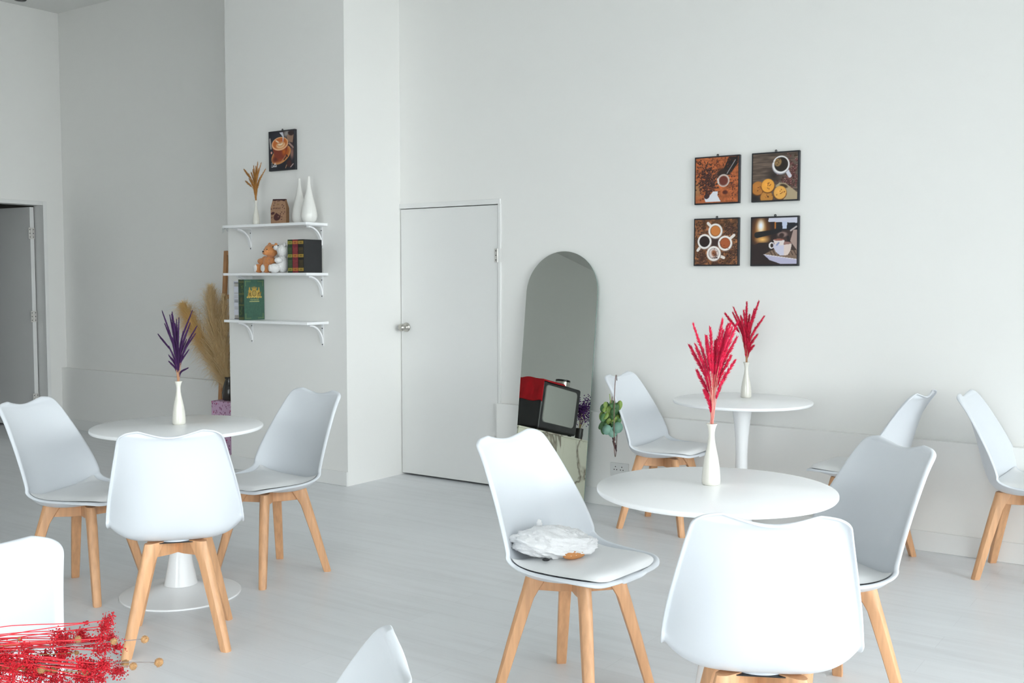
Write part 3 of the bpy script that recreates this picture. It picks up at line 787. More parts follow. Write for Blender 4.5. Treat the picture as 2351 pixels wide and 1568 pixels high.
def script_latte(p, x, y, s, col):
    for st in (((0.0, 0.9), (0.08, 1.0), (0.05, 0.5), (-0.05, 0.02), (0.10, 0.0), (0.30, 0.08)), ((0.52, 0.42), (0.38, 0.36), (0.34, 0.12), (0.46, 0.06), (0.55, 0.40), (0.57, 0.10), (0.66, 0.10)),
               ((0.86, 0.95), (0.74, 0.12), (0.82, 0.06), (0.92, 0.15)), ((1.10, 0.95), (0.98, 0.12), (1.06, 0.06), (1.16, 0.15)), ((0.68, 0.62), (1.22, 0.70)), ((1.20, 0.22), (1.36, 0.32), (1.30, 0.44), (1.20, 0.30), (1.24, 0.06), (1.42, 0.12))):
        for (a, b), (c, d) in zip(st[:-1], st[1:]): p.cap(x + a * s, y + b * s * 0.85, x + c * s, y + d * s * 0.85, 0.0075, col, soft=0.5)
def pic_latte():
    p = Paint(112, 112, (30, 30, 40)); p.noise(5, 5, 0.2)
    p.poly([(0.45, 1), (0.62, 0.75), (1, 0.40), (1, 1)], (58, 42, 46)); p.ell(0.72, 0.93, 0.20, 0.12, (150, 146, 142), 0.2, 0.7)
    p.poly([(0.72, 0.9), (0.74, 0.72), (0.95, 0.68), (1, 0.9)], (150, 118, 98)); p.ell(0.88, 0.93, 0.13, 0.07, (48, 28, 28), -0.2, 0.3); p.poly([(0.78, 0.66), (0.98, 0.52), (1, 0.56), (0.82, 0.70)], (168, 140, 132))
    p.cap(0.03, 0.82, 0.07, 0.58, 0.045, (176, 172, 168), soft=0.6); p.ell(0.92, 0.40, 0.10, 0.20, (150, 110, 100), 0, 0.7)
    p.ell(0.48, 0.38, 0.43, 0.22, (214, 146, 84), 0.35); p.ell(0.47, 0.39, 0.405, 0.20, (152, 66, 26), 0.35, 0.3); p.ell(0.62, 0.42, 0.22, 0.15, (206, 108, 26), 0.5, 0.9); p.ell(0.25, 0.28, 0.2, 0.1, (96, 34, 26), 0.3, 0.9)
    p.poly([(0.10, 0.66), (0.78, 0.66), (0.68, 0.38), (0.56, 0.28), (0.32, 0.28), (0.20, 0.40)], (132, 52, 30)); p.ell(0.60, 0.46, 0.12, 0.14, (200, 100, 22), 0.2, 0.9)
    for x, y in ((0.70, 0.36), (0.66, 0.30), (0.62, 0.26), (0.73, 0.33)): p.ell(x, y, 0.035, 0.022, (56, 24, 20), 0.7)
    p.cap(0.46, 0.18, 0.66, 0.36, 0.008, (176, 128, 104)); p.ell(0.09, 0.46, 0.035, 0.035, (214, 160, 140))
    p.ell(0.44, 0.68, 0.345, 0.182, (238, 188, 142), 0.06); p.ell(0.44, 0.69, 0.315, 0.158, (196, 102, 40), 0.06, 0.15); p.ell(0.47, 0.64, 0.215, 0.098, (234, 190, 142), 0.1, 0.3); p.ell(0.46, 0.665, 0.155, 0.066, (206, 130, 74), 0.1, 0.3); p.ell(0.46, 0.67, 0.13, 0.05, (238, 216, 184), 0.1, 0.4); p.cap(0.28, 0.77, 0.40, 0.71, 0.02, (238, 214, 180)); p.ell(0.44, 0.70, 0.08, 0.022, (206, 140, 90))
    p.poly([(0.42, 0.98), (0.56, 0.98), (0.60, 0.86), (0.57, 0.72), (0.555, 0.72), (0.555, 0.86)], (206, 206, 214)); p.ell(0.80, 0.14, 0.13, 0.12, (66, 30, 28), 0.4, 0.4); p.cap(0.86, 0.04, 0.97, 0.12, 0.014, (196, 170, 160)); p.cap(0.66, 0.03, 0.70, 0.10, 0.014, (176, 130, 96))
    script_latte(p, 0.10, 0.07, 0.14, (236, 236, 240))
    return p

def picture(label, x0, x1, z0, z1, ywall, paint, depth=0.022):
    t = thing('coffee_picture', label, 'picture', ((x0 + x1) / 2, ywall, z0), 0, 'coffee pictures on the walls')
    w_, h = (x1 - x0) / 2, z1 - z0
    bevel(MB().box(-w_, w_, -depth, 0, 0, h).build('frame', 'black_frame', t), 0.002)
    b = 0.008
    print_mesh('print', paint, [(-w_ + b, -depth - 0.0006, b), (w_ - b, -depth - 0.0006, b), (w_ - b, -depth - 0.0006, h - b), (-w_ + b, -depth - 0.0006, h - b)], 'print', t)
    k = MB()
    n = 14
    k.tube([(0.0045 * math.cos(PI * 2 * i / n), -depth * 0.5, h + 0.005 + 0.0055 * math.sin(PI * 2 * i / n)) for i in range(n + 1)], 0.0026, 6)
    k.build('hanger', 'black_plastic', t, smooth=True)
    return t
picture('upper left picture on the back wall, spilled coffee beans and a metal filter holder', -2.640, -2.363, 1.828, 2.101, YB, pic_portafilter())
picture('upper right picture on the back wall, black coffee with round cookies', -2.292, -2.018, 1.828, 2.101, YB, pic_cookies())
picture('lower left picture on the back wall, four coffee cups seen from above', -2.641, -2.363, 1.474, 1.748, YB, pic_cups())
picture('lower right picture on the back wall, espresso machine filling a white cup', -2.293, -2.015, 1.471, 1.746, YB, pic_machine())
picture('single coffee picture above the wall shelves, orange cup with milk foam', -5.630, -5.368, 2.150, 2.425, 5.07, pic_latte())

# ------------------------------------------------------------------ wall shelves on the column
SX0, SX1, SY0 = -5.918, -5.083, 4.870
def bracket(parent, x):
    o = MB().box(-0.009, 0.009, -0.003, 0, -0.150, 0).box(-0.009, 0.009, -0.150, 0, -0.003, 0).build('bracket', 'white_lacquer', parent, loc=(x, 5.0695, 0))
    arc = MB(); vv = []
    for a in np.linspace(0, PI / 2, 14):
        y = -0.130 + 0.128 * math.sin(a); z = -0.130 + 0.128 * math.cos(a)
        for k in (0.0, 0.011):
            for dx in (-0.011, 0.011): vv.append((dx, y - k * math.sin(a), z - k * math.cos(a)))
    ff = []
    for i in range(13):
        k = i * 4; ff += [(k, k + 1, k + 5, k + 4), (k + 2, k + 6, k + 7, k + 3), (k, k + 4, k + 6, k + 2), (k + 1, k + 3, k + 7, k + 5)]
    ff += [(0, 2, 3, 1), (52, 53, 55, 54)]
    arc.add(vv, ff); arc.build('brace', 'white_lacquer', o)
    for z in (-0.030, -0.140): MB().tube([(0, -0.003, z), (0, -0.0055, z)], 0.0038, 8).build('screw', 'screw', o)
    return o
SHELF_Z = (1.774, 1.440, 1.111)
for k, z in enumerate(SHELF_Z):
    t = thing('wall_shelf', ['top white wall shelf on the column, holding vases and a kraft box', 'middle white wall shelf on the column, holding plush bears and books', 'bottom white wall shelf on the column, holding two books'][k], 'shelf', (0, 0, z), 0, 'white wall shelves')
    bevel(MB().box(SX0, SX1, SY0, 5.0695, -0.018, 0).build('board', 'white_top', t), 0.0015)
    for x in (-5.140, -5.852):
        br = bracket(t, x); br.location.z = -0.018
# loose wrapping film at the left end of the top shelf
fv = []; rs = np.random.RandomState(5)
for i in range(7):
    for j in range(4): fv.append((SX0 - 0.002 + i * 0.011 + rs.rand() * 0.004, SY0 - 0.0012 - rs.rand() * 0.006 * (j > 0), 1.756 - j * 0.0125 * (0.5 + 0.5 * math.sin(i * 1.3 + 0.6)) - 0.002 * rs.rand()))
ff = [(i * 4 + j, i * 4 + j + 1, i * 4 + j + 5, i * 4 + j + 4) for i in range(6) for j in range(3)]
fl = mesh_obj('wrapping_film', fv, ff, 'clear_film'); fl.modifiers.new('thickness', 'SOLIDIFY').thickness = 0.0008
tag(fl, 'torn clear wrapping film on the left end of the top shelf', 'plastic film')

# ------------------------------------------------------------------ things on the shelves
ZS = SHELF_Z[0]
V_S = (-5.628, 4.925, ZS)
bottle_vase('bottle_vase', 'small cream bottle vase on the top shelf holding wheat', V_S, 'cream_glaze', 0.86)
wheat = zp((425, 900), [(185, 260, 0.3), (220, 500, 0.4), (400, 190), (470, 110), (555, 130), (625, 245), (320, 310), (375, 260), (290, 350), (500, 250), (440, 180), (545, 380), (340, 540), (460, 300), (420, 330), (510, 430), (300, 450), (390, 480)])
spike_bunch('dried_wheat', 'bunch of golden dried wheat in the top shelf vase', (V_S[0], V_S[1], ZS + 0.166), 3010, wheat, 'wheat', 'wheat', 0.0105, 150, 0.02, (0.7, 0.95), core=0.4, depth=0.025, seat=0.05, width=0.0014)
def teardrop(label, x, y, s=1.0):
    prof = [(0.0, 0.0), (0.030, 0.0), (0.040, 0.004), (0.050, 0.020), (0.0545, 0.042), (0.0535, 0.062), (0.048, 0.095), (0.040, 0.130), (0.031, 0.165), (0.0225, 0.200), (0.016, 0.232), (0.0118, 0.265), (0.0098, 0.292), (0.0095, 0.306), (0.0085, 0.308), (0.0065, 0.306), (0.006, 0.28), (0.0, 0.26)]
    o = MB().lathe([(r * s, z * s) for r, z in prof], 48).build('teardrop_vase', 'white_glaze', smooth=True, loc=(x, y, ZS))
    return tag(o, label, 'vase', 'white teardrop vases')
teardrop('left one of the two white teardrop vases, behind and beside the kraft box', -5.262, 4.985, 0.985)
teardrop('right one of the two white teardrop vases, at the shelf end', -5.135, 4.950, 1.0)

# kraft box with dark print
kb = thing('kraft_box', 'brown kraft box printed with dark beans and a cup, on the top shelf', 'box', (-5.378, 4.915, ZS), math.radians(22))
def kraft_paint():
    p = Paint(60, 76, (146, 112, 86)); p.noise(30, 40, 0.06); D = (66, 30, 28)
    p.ell(0.42, 0.27, 0.25, 0.20, D, 0.5, 0.1); p.poly([(0.0, 0.50), (0.25, 0.50), (0.60, 0.33), (0.62, 0.40), (0.35, 0.46), (0.20, 0.56)], (146, 112, 86)); p.ell(0.50, 0.28, 0.07, 0.05, (120, 82, 70), 0.6, 0.5)
    p.ell(0.14, 0.42, 0.14, 0.08, D, 0.3, 0.2)
    for x, y in ((0.70, 0.16), (0.72, 0.27), (0.64, 0.40), (0.72, 0.47), (0.84, 0.40), (0.92, 0.47), (0.08, 0.24), (0.05, 0.60), (0.36, 0.42), (0.90, 0.62), (0.78, 0.68), (0.86, 0.74), (0.76, 0.78), (0.18, 0.76), (0.22, 0.86), (0.44, 0.92), (0.54, 0.94)): p.ell(x, y, 0.045, 0.03, D, x * 9, 0.3)
    for i, wd in enumerate((0.07, 0.06, 0.07, 0.06, 0.05, 0.05)):
        x = 0.17 + i * 0.085; p.cap(x, 0.61, x, 0.665, 0.016, D); p.cap(x, 0.665 if i % 2 else 0.61, x + wd * 0.6, 0.665 if i % 2 else 0.61, 0.012, D); p.cap(x + wd * 0.6, 0.61, x + wd * 0.6, 0.665, 0.012, D)
    p.ell(0.46, 0.80, 0.12, 0.05, (128, 98, 62), 0, 0.5); p.cap(0.28, 0.565, 0.62, 0.565, 0.008, (120, 90, 66))
    p.poly([(0, 0.93), (0.1, 0.95), (0.2, 0.93), (0.3, 0.955), (0.7, 0.96), (0.85, 0.93), (1, 0.92), (1, 1.01), (0, 1.01)], (52, 24, 26))
    return p
kw, kd = 0.056, 0.024
rows = [(kw, kd, 0.0), (kw * 1.01, kd, 0.105), (kw * 0.80, 0.012, 0.160), (kw * 0.78, 0.005, 0.163)]
vv = [(sx * a, sy * b_, z) for a, b_, z in rows for sx, sy in ((-1, -1), (1, -1), (1, 1), (-1, 1))]
ff = [(i * 4 + k, i * 4 + (k + 1) % 4, i * 4 + 4 + (k + 1) % 4, i * 4 + 4 + k) for i in range(3) for k in range(4)] + [(3, 2, 1, 0), (12, 13, 14, 15)]
mat('kraft', rgb(134, 98, 68), 0.75, var=0.1, scale=60); mat('kraft_dark', rgb(50, 24, 26), 0.7)
mesh_obj('carton', vv, ff, 'kraft', kb)
kp = kraft_paint()
def split_print(P, y0, y1):
    q = Paint(P.w, max(2, int(P.h * (y1 - y0))), (0, 0, 0)); a = int(P.h * y0); q.c = P.c[a:a + q.h].copy(); return q
print_mesh('printed_face', split_print(kp, 0, 0.66), [(-kw, -kd - 0.0006, 0.001), (kw, -kd - 0.0006, 0.001), (kw * 1.01, -kd - 0.0006, 0.105), (-kw * 1.01, -kd - 0.0006, 0.105)], 'kraft_print', kb)
print_mesh('printed_face', split_print(kp, 0.66, 0.999), [(-kw * 1.01, -kd - 0.0006, 0.105), (kw * 1.01, -kd - 0.0006, 0.105), (kw * 0.80, -0.0128, 0.160), (-kw * 0.80, -0.0128, 0.160)], 'kraft_print', kb)
MB().box(-kw * 0.81, kw * 0.81, -0.0125, 0.0125, 0.158, 0.1645).build('folded_top', 'kraft_dark', kb)

# plush bears
def plush(name, label, loc, rz, m, parts, eyes, nose, pads, pad_m):
    t = thing(name, label, 'plush toy', loc, rz)
    b = MB()
    for c, r in parts: b.ball(c, r, 16, 12)
    o = b.build('body', m, t, smooth=True)
    rm = o.modifiers.new('join', 'REMESH'); rm.mode = 'VOXEL'; rm.voxel_size = 0.0032; rm.use_smooth_shade = True
    sm = o.modifiers.new('soften', 'SMOOTH'); sm.factor = 0.6; sm.iterations = 5
    tx = bpy.data.textures.new(name + '_pile', 'CLOUDS'); tx.noise_scale = 0.006
    dm = o.modifiers.new('pile', 'DISPLACE'); dm.texture = tx; dm.strength = 0.004; dm.texture_coords = 'LOCAL'
    for c in eyes: MB().ball(c, 0.0042, 10, 8).build('eye', 'black_plastic', t, smooth=True)
    MB().ball(nose, (0.0072, 0.0055, 0.0055), 10, 8).build('nose', 'black_plastic', t, smooth=True)
    for c, r in pads: MB().ball(c, r, 14, 10).build('foot_pad', pad_m, t, smooth=True)
    return t
Z2 = SHELF_Z[1]
plush('plush_bear', 'brown plush bear with white foot pads on the middle shelf', (-5.518, 4.945, Z2), math.radians(-8), 'plush_brown',
      [((0, 0, 0.062), (0.052, 0.045, 0.060)), ((0.030, -0.010, 0.152), (0.050, 0.046, 0.046)), ((0.028, -0.050, 0.140), (0.026, 0.022, 0.020)),
       ((-0.012, 0.008, 0.192), (0.018, 0.010, 0.018)), ((0.068, 0.006, 0.190), (0.016, 0.010, 0.017)),
       ((-0.070, -0.020, 0.082), (0.042, 0.021, 0.021)), ((-0.040, -0.010, 0.095), (0.026, 0.022, 0.022)), ((0.055, -0.02, 0.08), (0.03, 0.02, 0.02)),
       ((-0.062, -0.045, 0.032), (0.028, 0.040, 0.031)), ((0.030, -0.045, 0.030), (0.028, 0.040, 0.030))],
      [(0.012, -0.052, 0.160), (0.046, -0.052, 0.160)], (0.028, -0.072, 0.146),
      [((-0.064, -0.078, 0.034), (0.022, 0.010, 0.025)), ((0.030, -0.078, 0.032), (0.022, 0.010, 0.025))], 'plush_white')
plush('plush_bear', 'white plush bear leaning against the books on the middle shelf', (-5.368, 4.925, Z2), math.radians(-38), 'plush_white',
      [((0, 0, 0.060), (0.048, 0.044, 0.060)), ((0.018, 0.002, 0.150), (0.040, 0.042, 0.044)), ((-0.004, -0.036, 0.170), (0.022, 0.026, 0.019)),
       ((-0.016, 0.016, 0.192), (0.014, 0.010, 0.015)), ((0.050, 0.010, 0.192), (0.014, 0.010, 0.015)),
       ((-0.048, -0.032, 0.088), (0.032, 0.02, 0.02)), ((0.048, -0.032, 0.085), (0.022, 0.028, 0.02)),
       ((-0.046, -0.052, 0.032), (0.029, 0.040, 0.031)), ((0.030, -0.056, 0.032), (0.030, 0.038, 0.032))],
      [(-0.026, -0.026, 0.180), (0.016, -0.030, 0.184)], (-0.008, -0.062, 0.176),
      [((-0.048, -0.084, 0.032), (0.022, 0.010, 0.024)), ((0.032, -0.086, 0.032), (0.023, 0.010, 0.025))], 'plush_white')

# books
def book(label, x0, x1, y0, y1, z, h, cover, spine_paint, cover_paint=None, group=None):
    t = thing('book', label, 'book', ((x0 + x1) / 2, y0, z), 0, group)
    w_ = (x1 - x0) / 2; d = y1 - y0
    MB().box(-w_, -w_ + 0.003, 0.002, d, 0, h).box(w_ - 0.003, w_, 0.002, d, 0, h).box(-w_, w_, 0, 0.003, 0, h).build('cover', cover, t)
    MB().box(-w_ + 0.003, w_ - 0.003, 0.003, d - 0.004, 0.003, h - 0.003).build('pages', 'paper_white', t)
    print_mesh('spine_print', spine_paint, [(-w_, -0.0006, 0), (w_, -0.0006, 0), (w_, -0.0006, h), (-w_, -0.0006, h)], 'book_print', t)
    if cover_paint is not None:
        print_mesh('cover_print', cover_paint, [(w_ + 0.0006, 0, 0), (w_ + 0.0006, d, 0), (w_ + 0.0006, d, h), (w_ + 0.0006, 0, h)], 'book_print', t)
    return t
mat('book_green', rgb(34, 58, 36), 0.5); mat('book_red', rgb(120, 24, 40), 0.5); mat('book_white', rgb(206, 208, 216), 0.5); mat('book_dkgreen', rgb(44, 78, 62), 0.5)
def banded_spine(base, gold, ink):
    p = Paint(16, 84, base); p.noise(6, 30, 0.15)
    for y0 in (0.05, 0.465, 0.86): p.poly([(0.06, y0), (0.94, y0), (0.94, y0 + 0.095), (0.06, y0 + 0.095)], gold); p.ell(0.5, y0 + 0.048, 0.28, 0.16, np.array(gold) * 0.72, 0, 0.5)
    for y in (0.20, 0.25, 0.29, 0.33, 0.37, 0.60, 0.64, 0.68, 0.715, 0.745):
        p.cap(0.15, y, 0.85, y, 0.06, ink, soft=0.6)
    p.poly([(0, 0), (1, 0), (1, 0.012), (0, 0.012)], np.array(base) * 0.5); return p
book('green spined book with gold bands, leftmost of three on the middle shelf', -5.274, -5.229, 4.885, 5.045, Z2, 0.222, 'book_green', banded_spine((30, 54, 36), (150, 146, 60), (86, 104, 54)), None, 'old style books on the middle shelf')
book('dark red book with orange gold bands, middle of three on the middle shelf', -5.228, -5.176, 4.885, 5.045, Z2, 0.222, 'book_red', banded_spine((122, 30, 48), (186, 112, 52), (140, 62, 56)), None, 'old style books on the middle shelf')
book('black book with gold bands and plain black cover on the middle shelf', -5.175, -5.122, 4.885, 5.050, Z2, 0.222, 'book_black', banded_spine((24, 20, 16), (160, 130, 48), (92, 78, 40)), Paint(4, 4, (30, 31, 33)), 'old style books on the middle shelf')
def white_spine():
    p = Paint(14, 84, (204, 206, 216)); p.poly([(0.1, 0.03), (0.9, 0.03), (0.9, 0.13), (0.1, 0.13)], (158, 152, 146)); p.poly([(0.1, 0.86), (0.9, 0.86), (0.9, 0.955), (0.1, 0.955)], (168, 164, 158))
    p.cap(0.1, 0.955, 0.9, 0.955, 0.06, (80, 80, 84)); p.cap(0.1, 0.03, 0.9, 0.03, 0.06, (70, 70, 74))
    for y, v in ((0.28, 176), (0.31, 170), (0.34, 178), (0.46, 120), (0.49, 110), (0.52, 130), (0.57, 178), (0.60, 170), (0.63, 176), (0.68, 166), (0.71, 176)): p.cap(0.15, y, 0.8, y, 0.09, (v, v, v + 4), soft=0.7)
    return p
def green_spine():
    p = Paint(16, 90, (36, 60, 44)); p.noise(6, 30, 0.2)
    for y in (0.03, 0.06, 0.36, 0.38, 0.63, 0.655, 0.93, 0.955): p.cap(0.08, y, 0.92, y, 0.07, (98, 100, 52), soft=0.6)
    p.ell(0.5, 0.50, 0.35, 0.6, (76, 78, 46), 0, 0.6); p.beans(0.5, 0.8, 0.15, 0.05, 12, (64, 84, 46), 0.12); p.beans(0.5, 0.2, 0.15, 0.06, 12, (64, 84, 46), 0.12); return p
def crest_cover():
    p = Paint(70, 98, (56, 92, 76)); p.noise(20, 28, 0.05); G = (176, 142, 58); GD = (128, 104, 44)
    cx, cy = 0.50, 0.66
    p.poly([(0.17, 0.57), (0.83, 0.57), (0.80, 0.66), (0.72, 0.76), (0.60, 0.70), (0.40, 0.70), (0.28, 0.76), (0.20, 0.66)], G); p.beans(0.30, 0.63, 0.05, 0.04, 20, (120, 98, 44), 0.03); p.beans(0.70, 0.63, 0.05, 0.04, 20, (120, 98, 44), 0.03)
    p.ell(cx, cy, 0.155, 0.155, (206, 176, 92)); p.ell(cx, cy, 0.125, 0.125, GD); p.ell(cx, cy, 0.085, 0.08, (160, 138, 70))
    for a in (-0.12, -0.06, 0, 0.06, 0.12): p.cap(cx + a * 0.6, 0.74, cx + a, 0.79 + 0.03 * (1 - abs(a) * 6), 0.020, G)
    p.cap(0.25, 0.70, 0.27, 0.79, 0.03, G); p.cap(0.75, 0.70, 0.73, 0.79, 0.03, G)
    for x in (0.17, 0.27, 0.38, 0.50, 0.62, 0.73, 0.83): p.ell(x, 0.565, 0.05, 0.03, (190, 160, 78))
    for i in range(9): p.cap(0.30 + i * 0.048, 0.50, 0.325 + i * 0.048, 0.50 + (0.012 if i % 3 == 0 else 0), 0.012, (140, 150, 96))
    for i in range(11): p.cap(0.27 + i * 0.044, 0.455, 0.295 + i * 0.044, 0.455, 0.016, (172, 172, 116))
    for sx, sy in ((0, 0), (1, 0), (0, 1), (1, 1)):
        X = lambda v: v if sx == 0 else 1 - v
        Yf = lambda v: v if sy == 0 else 1 - v
        for q in range(6): p.ell(X(0.06 + q * 0.05), Yf(0.045), 0.028, 0.022, (112, 130, 84), q, 0.6); p.ell(X(0.07), Yf(0.045 + q * 0.022), 0.022, 0.028, (112, 130, 84), q, 0.6)
    return p
Z3 = SHELF_Z[2]
book('slim white spined book with grey bands on the bottom shelf', -5.824, -5.772, 4.885, 5.045, Z3, 0.272, 'book_white', white_spine())
book('large green book with a gold crest on its cover, bottom shelf', -5.770, -5.712, 4.880, 5.062, Z3, 0.284, 'book_dkgreen', green_spine(), crest_cover())
# ------------------------------------------------------------------ leaning arched mirror
mr = thing('arched_mirror', 'tall frameless arched mirror leaning against the back wall', 'mirror', (-3.5375, 5.415, 0.0))
mr.rotation_euler = (-math.atan2(0.190, 1.573), 0, 0)
MH = math.hypot(0.190, 1.573); MW = 0.2655
arch = [(-MW, 0.003), (MW, 0.003)] + [(MW * math.cos(a), MH - MW + MW * math.sin(a)) for a in np.linspace(0, PI, 40)]
n = len(arch)
mesh_obj('glass', [(x, 0, z) for x, z in arch], [tuple(range(n))], 'mirror_glass', mr)
MB().prism(arch, 0.0006, 0.0055).build('backing', 'glass_edge', mr)

# ------------------------------------------------------------------ counter and its things, far left (seen in the mirror)
ct = thing('counter', 'counter with a veined marble front, seen in the mirror', 'counter', (-7.0, 0, 0))
MB().box(-0.62, 0, -2.2, 0.80, 0, 0.75).build('body', 'trim_paint', ct)
MB().box(0.0, 0.012, -2.2, -0.26, 0, 0.772).build('front_panel', 'marble', ct)
MB().box(0.0, 0.012, -0.257, 0.80, 0, 0.772).build('front_panel', 'marble', ct)
MB().box(-0.66, 0.03, -2.22, 0.82, 0.772, 0.790).build('worktop', 'marble', ct)
ap = thing('black_appliance', 'black boxy appliance with a pale grey panel, seen in the mirror', 'appliance', (-7.10, -0.24, 0.79))
bevel(MB().box(-0.50, 0, -0.46, 0.46, 0.03, 0.64).build('housing', 'black_plastic', ap), 0.03, 4)
pl = MB(); r = 0.05
ol = [(sx * (0.375 - r) + r * math.cos(a), sz * (0.235 - r) + r * math.sin(a)) for sx, sz, a0 in ((1, 1, 0), (-1, 1, PI / 2), (-1, -1, PI), (1, -1, 1.5 * PI)) for a in np.linspace(a0, a0 + PI / 2, 6)]
n = len(ol)
pl.add([(0.0, y, z) for y, z in ol] + [(0.012, y * 0.985, z * 0.98) for y, z in ol], [tuple(range(n, 2 * n))] + [(i, (i + 1) % n, n + (i + 1) % n, n + i) for i in range(n)])
pl.build('front_panel', 'grey_panel', ap, loc=(0.0, 0.02, 0.355))
for y in (-0.40, 0.40):
    for x in (-0.44, -0.06): MB().lathe([(0.0, 0), (0.022, 0), (0.025, 0.03), (0.0, 0.031)], 16, (x, y, 0)).build('foot', 'black_plastic', ap)
# red cloth draped over the appliance
def draped():
    nx, ny = 26, 40
    V = []
    for i in range(nx):
        for j in range(ny):
            u = i / (nx - 1); v = j / (ny - 1)
            x = -0.47 + u * 0.50                     # front edge hangs a little over the front
            s = v * 0.78
            # path: from the middle of the top across to +y, then down the side
            if s < 0.50: y, z = -0.02 + s, 0.648
            else: y, z = 0.475, 0.648 - (s - 0.50)
            z += 0.010 * math.sin(9 * u + 5 * v) * (0.4 if s < 0.5 else 1); y += 0.008 * math.sin(14 * u + 2 * v) * (1 if s >= 0.5 else 0) + (0.006 if s >= 0.5 else 0)
            if u > 0.93: z -= (u - 0.93) * 0.35; x = -0.47 + 0.93 * 0.5 + (u - 0.93) * 0.3 + 0.006
            V.append((x, y, z + 0.004))
    F = [(i * ny + j, (i + 1) * ny + j, (i + 1) * ny + j + 1, i * ny + j + 1) for i in range(nx - 1) for j in range(ny - 1)]
    o = mesh_obj('red_cloth', V, F, 'red_cloth', smooth=True, loc=(-7.10, -0.24, 0.79))
    o.modifiers.new('thickness', 'SOLIDIFY').thickness = 0.003
    return tag(o, 'red cloth draped over the black appliance, seen in the mirror', 'cloth')
draped()
tn = thing('round_tin', 'round shiny tin with a dark lid, seen in the mirror', 'tin', (-7.28, -0.50, 1.430))
MB().lathe([(0.0, 0), (0.092, 0), (0.095, 0.003), (0.095, 0.075), (0.0, 0.075)], 40).build('can', 'steel', tn, smooth=False)
MB().lathe([(0.0975, 0.070), (0.0975, 0.094), (0.094, 0.097), (0.0, 0.097)], 40).build('lid', 'tin_dark', tn)
for c_ in tn.children: auto_smooth(c_, 40)
mg = thing('dark_mug', 'dark handled mug holding purple flowers, seen in the mirror', 'mug', (-7.20, -0.94, 0.79))
auto_smooth(MB().lathe([(0.0, 0), (0.045, 0), (0.05, 0.005), (0.052, 0.16), (0.049, 0.16), (0.046, 0.01), (0.0, 0.01)], 32).build('cup', 'mug_dark', mg))
MB().tube([(0.0, -0.05 - 0.045 * math.sin(a), 0.08 + 0.055 * math.cos(a)) for a in np.linspace(0, PI, 12)], 0.006, 8).build('handle', 'mug_dark', mg, smooth=True)
pf = thing('purple_flowers', 'spray of small purple dried flowers in the mug, seen in the mirror', 'dried flowers', (-7.20, -0.94, 0.805))
mat('purple_flower', rgb(92, 44, 120), 0.8, var=0.3, scale=60)
rs = np.random.RandomState(11)
for k in range(20):
    tip = np.array((rs.uniform(-0.11, 0.11), rs.uniform(-0.11, 0.14), rs.uniform(0.26, 0.60)))
    pts = catmull(np.array([(0, 0, 0.0), tuple(tip * (0.12, 0.12, 0.4)), tuple(tip)]), np.linspace(0, 1, 8))
    st = MB().tube(pts, 0.0016, 5).build('stem', 'olive_stem', pf)
    m_ = MB()
    for q in range(44):
        p_ = tip + rs.normal(size=3) * (0.03, 0.03, 0.045); m_.ball(p_, 0.0075, 6, 4)
    m_.build('flower_cluster', 'purple_flower', st)

# ------------------------------------------------------------------ wall socket
so = thing('wall_socket', 'double wall socket low on the back wall behind the near table', 'socket', (-3.102, YP, 0.190))
bevel(MB().box(-0.064, 0.064, -0.010, 0, 0, 0.084).build('plate', 'socket_plastic', so), 0.004, 3)
hs = MB()
for cx in (-0.026, 0.018):
    for dx, dz in ((-0.009, 0.042), (0.009, 0.042), (0.0, 0.060)): hs.tube([(cx + dx, -0.0098, dz), (cx + dx, -0.0106, dz)], 0.0034, 10)
hs.build('socket_holes', 'gap_shade', so)  # dark discs on the plate, coloured as the shade inside holes

# ------------------------------------------------------------------ leafy hoop hung over the chair by the wall
hp = thing('leafy_hoop', 'thin wire hoop with green eucalyptus leaves hung on a chair back', 'hoop', (-2.872, 5.10, 0.632))
hd = np.array((-0.455, 0.89, 0)); hd /= np.linalg.norm(hd); R_ = 0.229
ring = [hd * (R_ * math.sin(a)) + UZ * (R_ * math.cos(a)) for a in np.linspace(0, 2 * PI, 61)[:-1]]
rb = MB().tube(ring + [ring[0]], 0.0022, 6, caps=False); rb.build('wire', 'brown_wire', hp, smooth=True)
rs = np.random.RandomState(4)
def leaf(parent, c, r, nrm, m, elong=1.25, name='leaf'):
    nrm = np.array(nrm, float); nrm /= np.linalg.norm(nrm)
    a = np.cross(nrm, (0.3, 0.2, 0.93)); a /= np.linalg.norm(a); b = np.cross(nrm, a)
    V = [c + nrm * r * 0.12]; k = 14
    for q in range(k):
        t = 2 * PI * q / k; V.append(c + a * (r * math.cos(t)) + b * (r * elong * math.sin(t)) - nrm * (0.10 * r * math.cos(2 * t)))
    F = [(0, 1 + q, 1 + (q + 1) % k) for q in range(k)]
    o = mesh_obj(name, V, F, m, parent, smooth=True); o.modifiers.new('thickness', 'SOLIDIFY').thickness = 0.0008
    return o
LC = -CR * 0.035 - UZ * 0.005 - CD * 0.10
for k in range(48):
    o_ = CR * rs.uniform(-0.050, 0.048) + UZ * rs.uniform(-0.07, 0.085) + CD * rs.uniform(-0.05, 0.05)
    leaf(hp, LC + o_, rs.uniform(0.012, 0.021), -CD + CR * rs.uniform(-0.9, 0.9) + UZ * rs.uniform(-0.6, 0.9), ['leaf_green', 'leaf_green', 'leaf_light'][k % 3], rs.uniform(1.15, 1.7))
for dx, dz, r in ((0.030, -0.040, 0.029), (-0.028, -0.052, 0.026), (0.004, -0.066, 0.027)):
    leaf(hp, LC + CR * dx + UZ * dz - CD * 0.055, r, -CD + CR * rs.uniform(-0.3, 0.3) + UZ * 0.3, 'leaf_blue', 1.1)
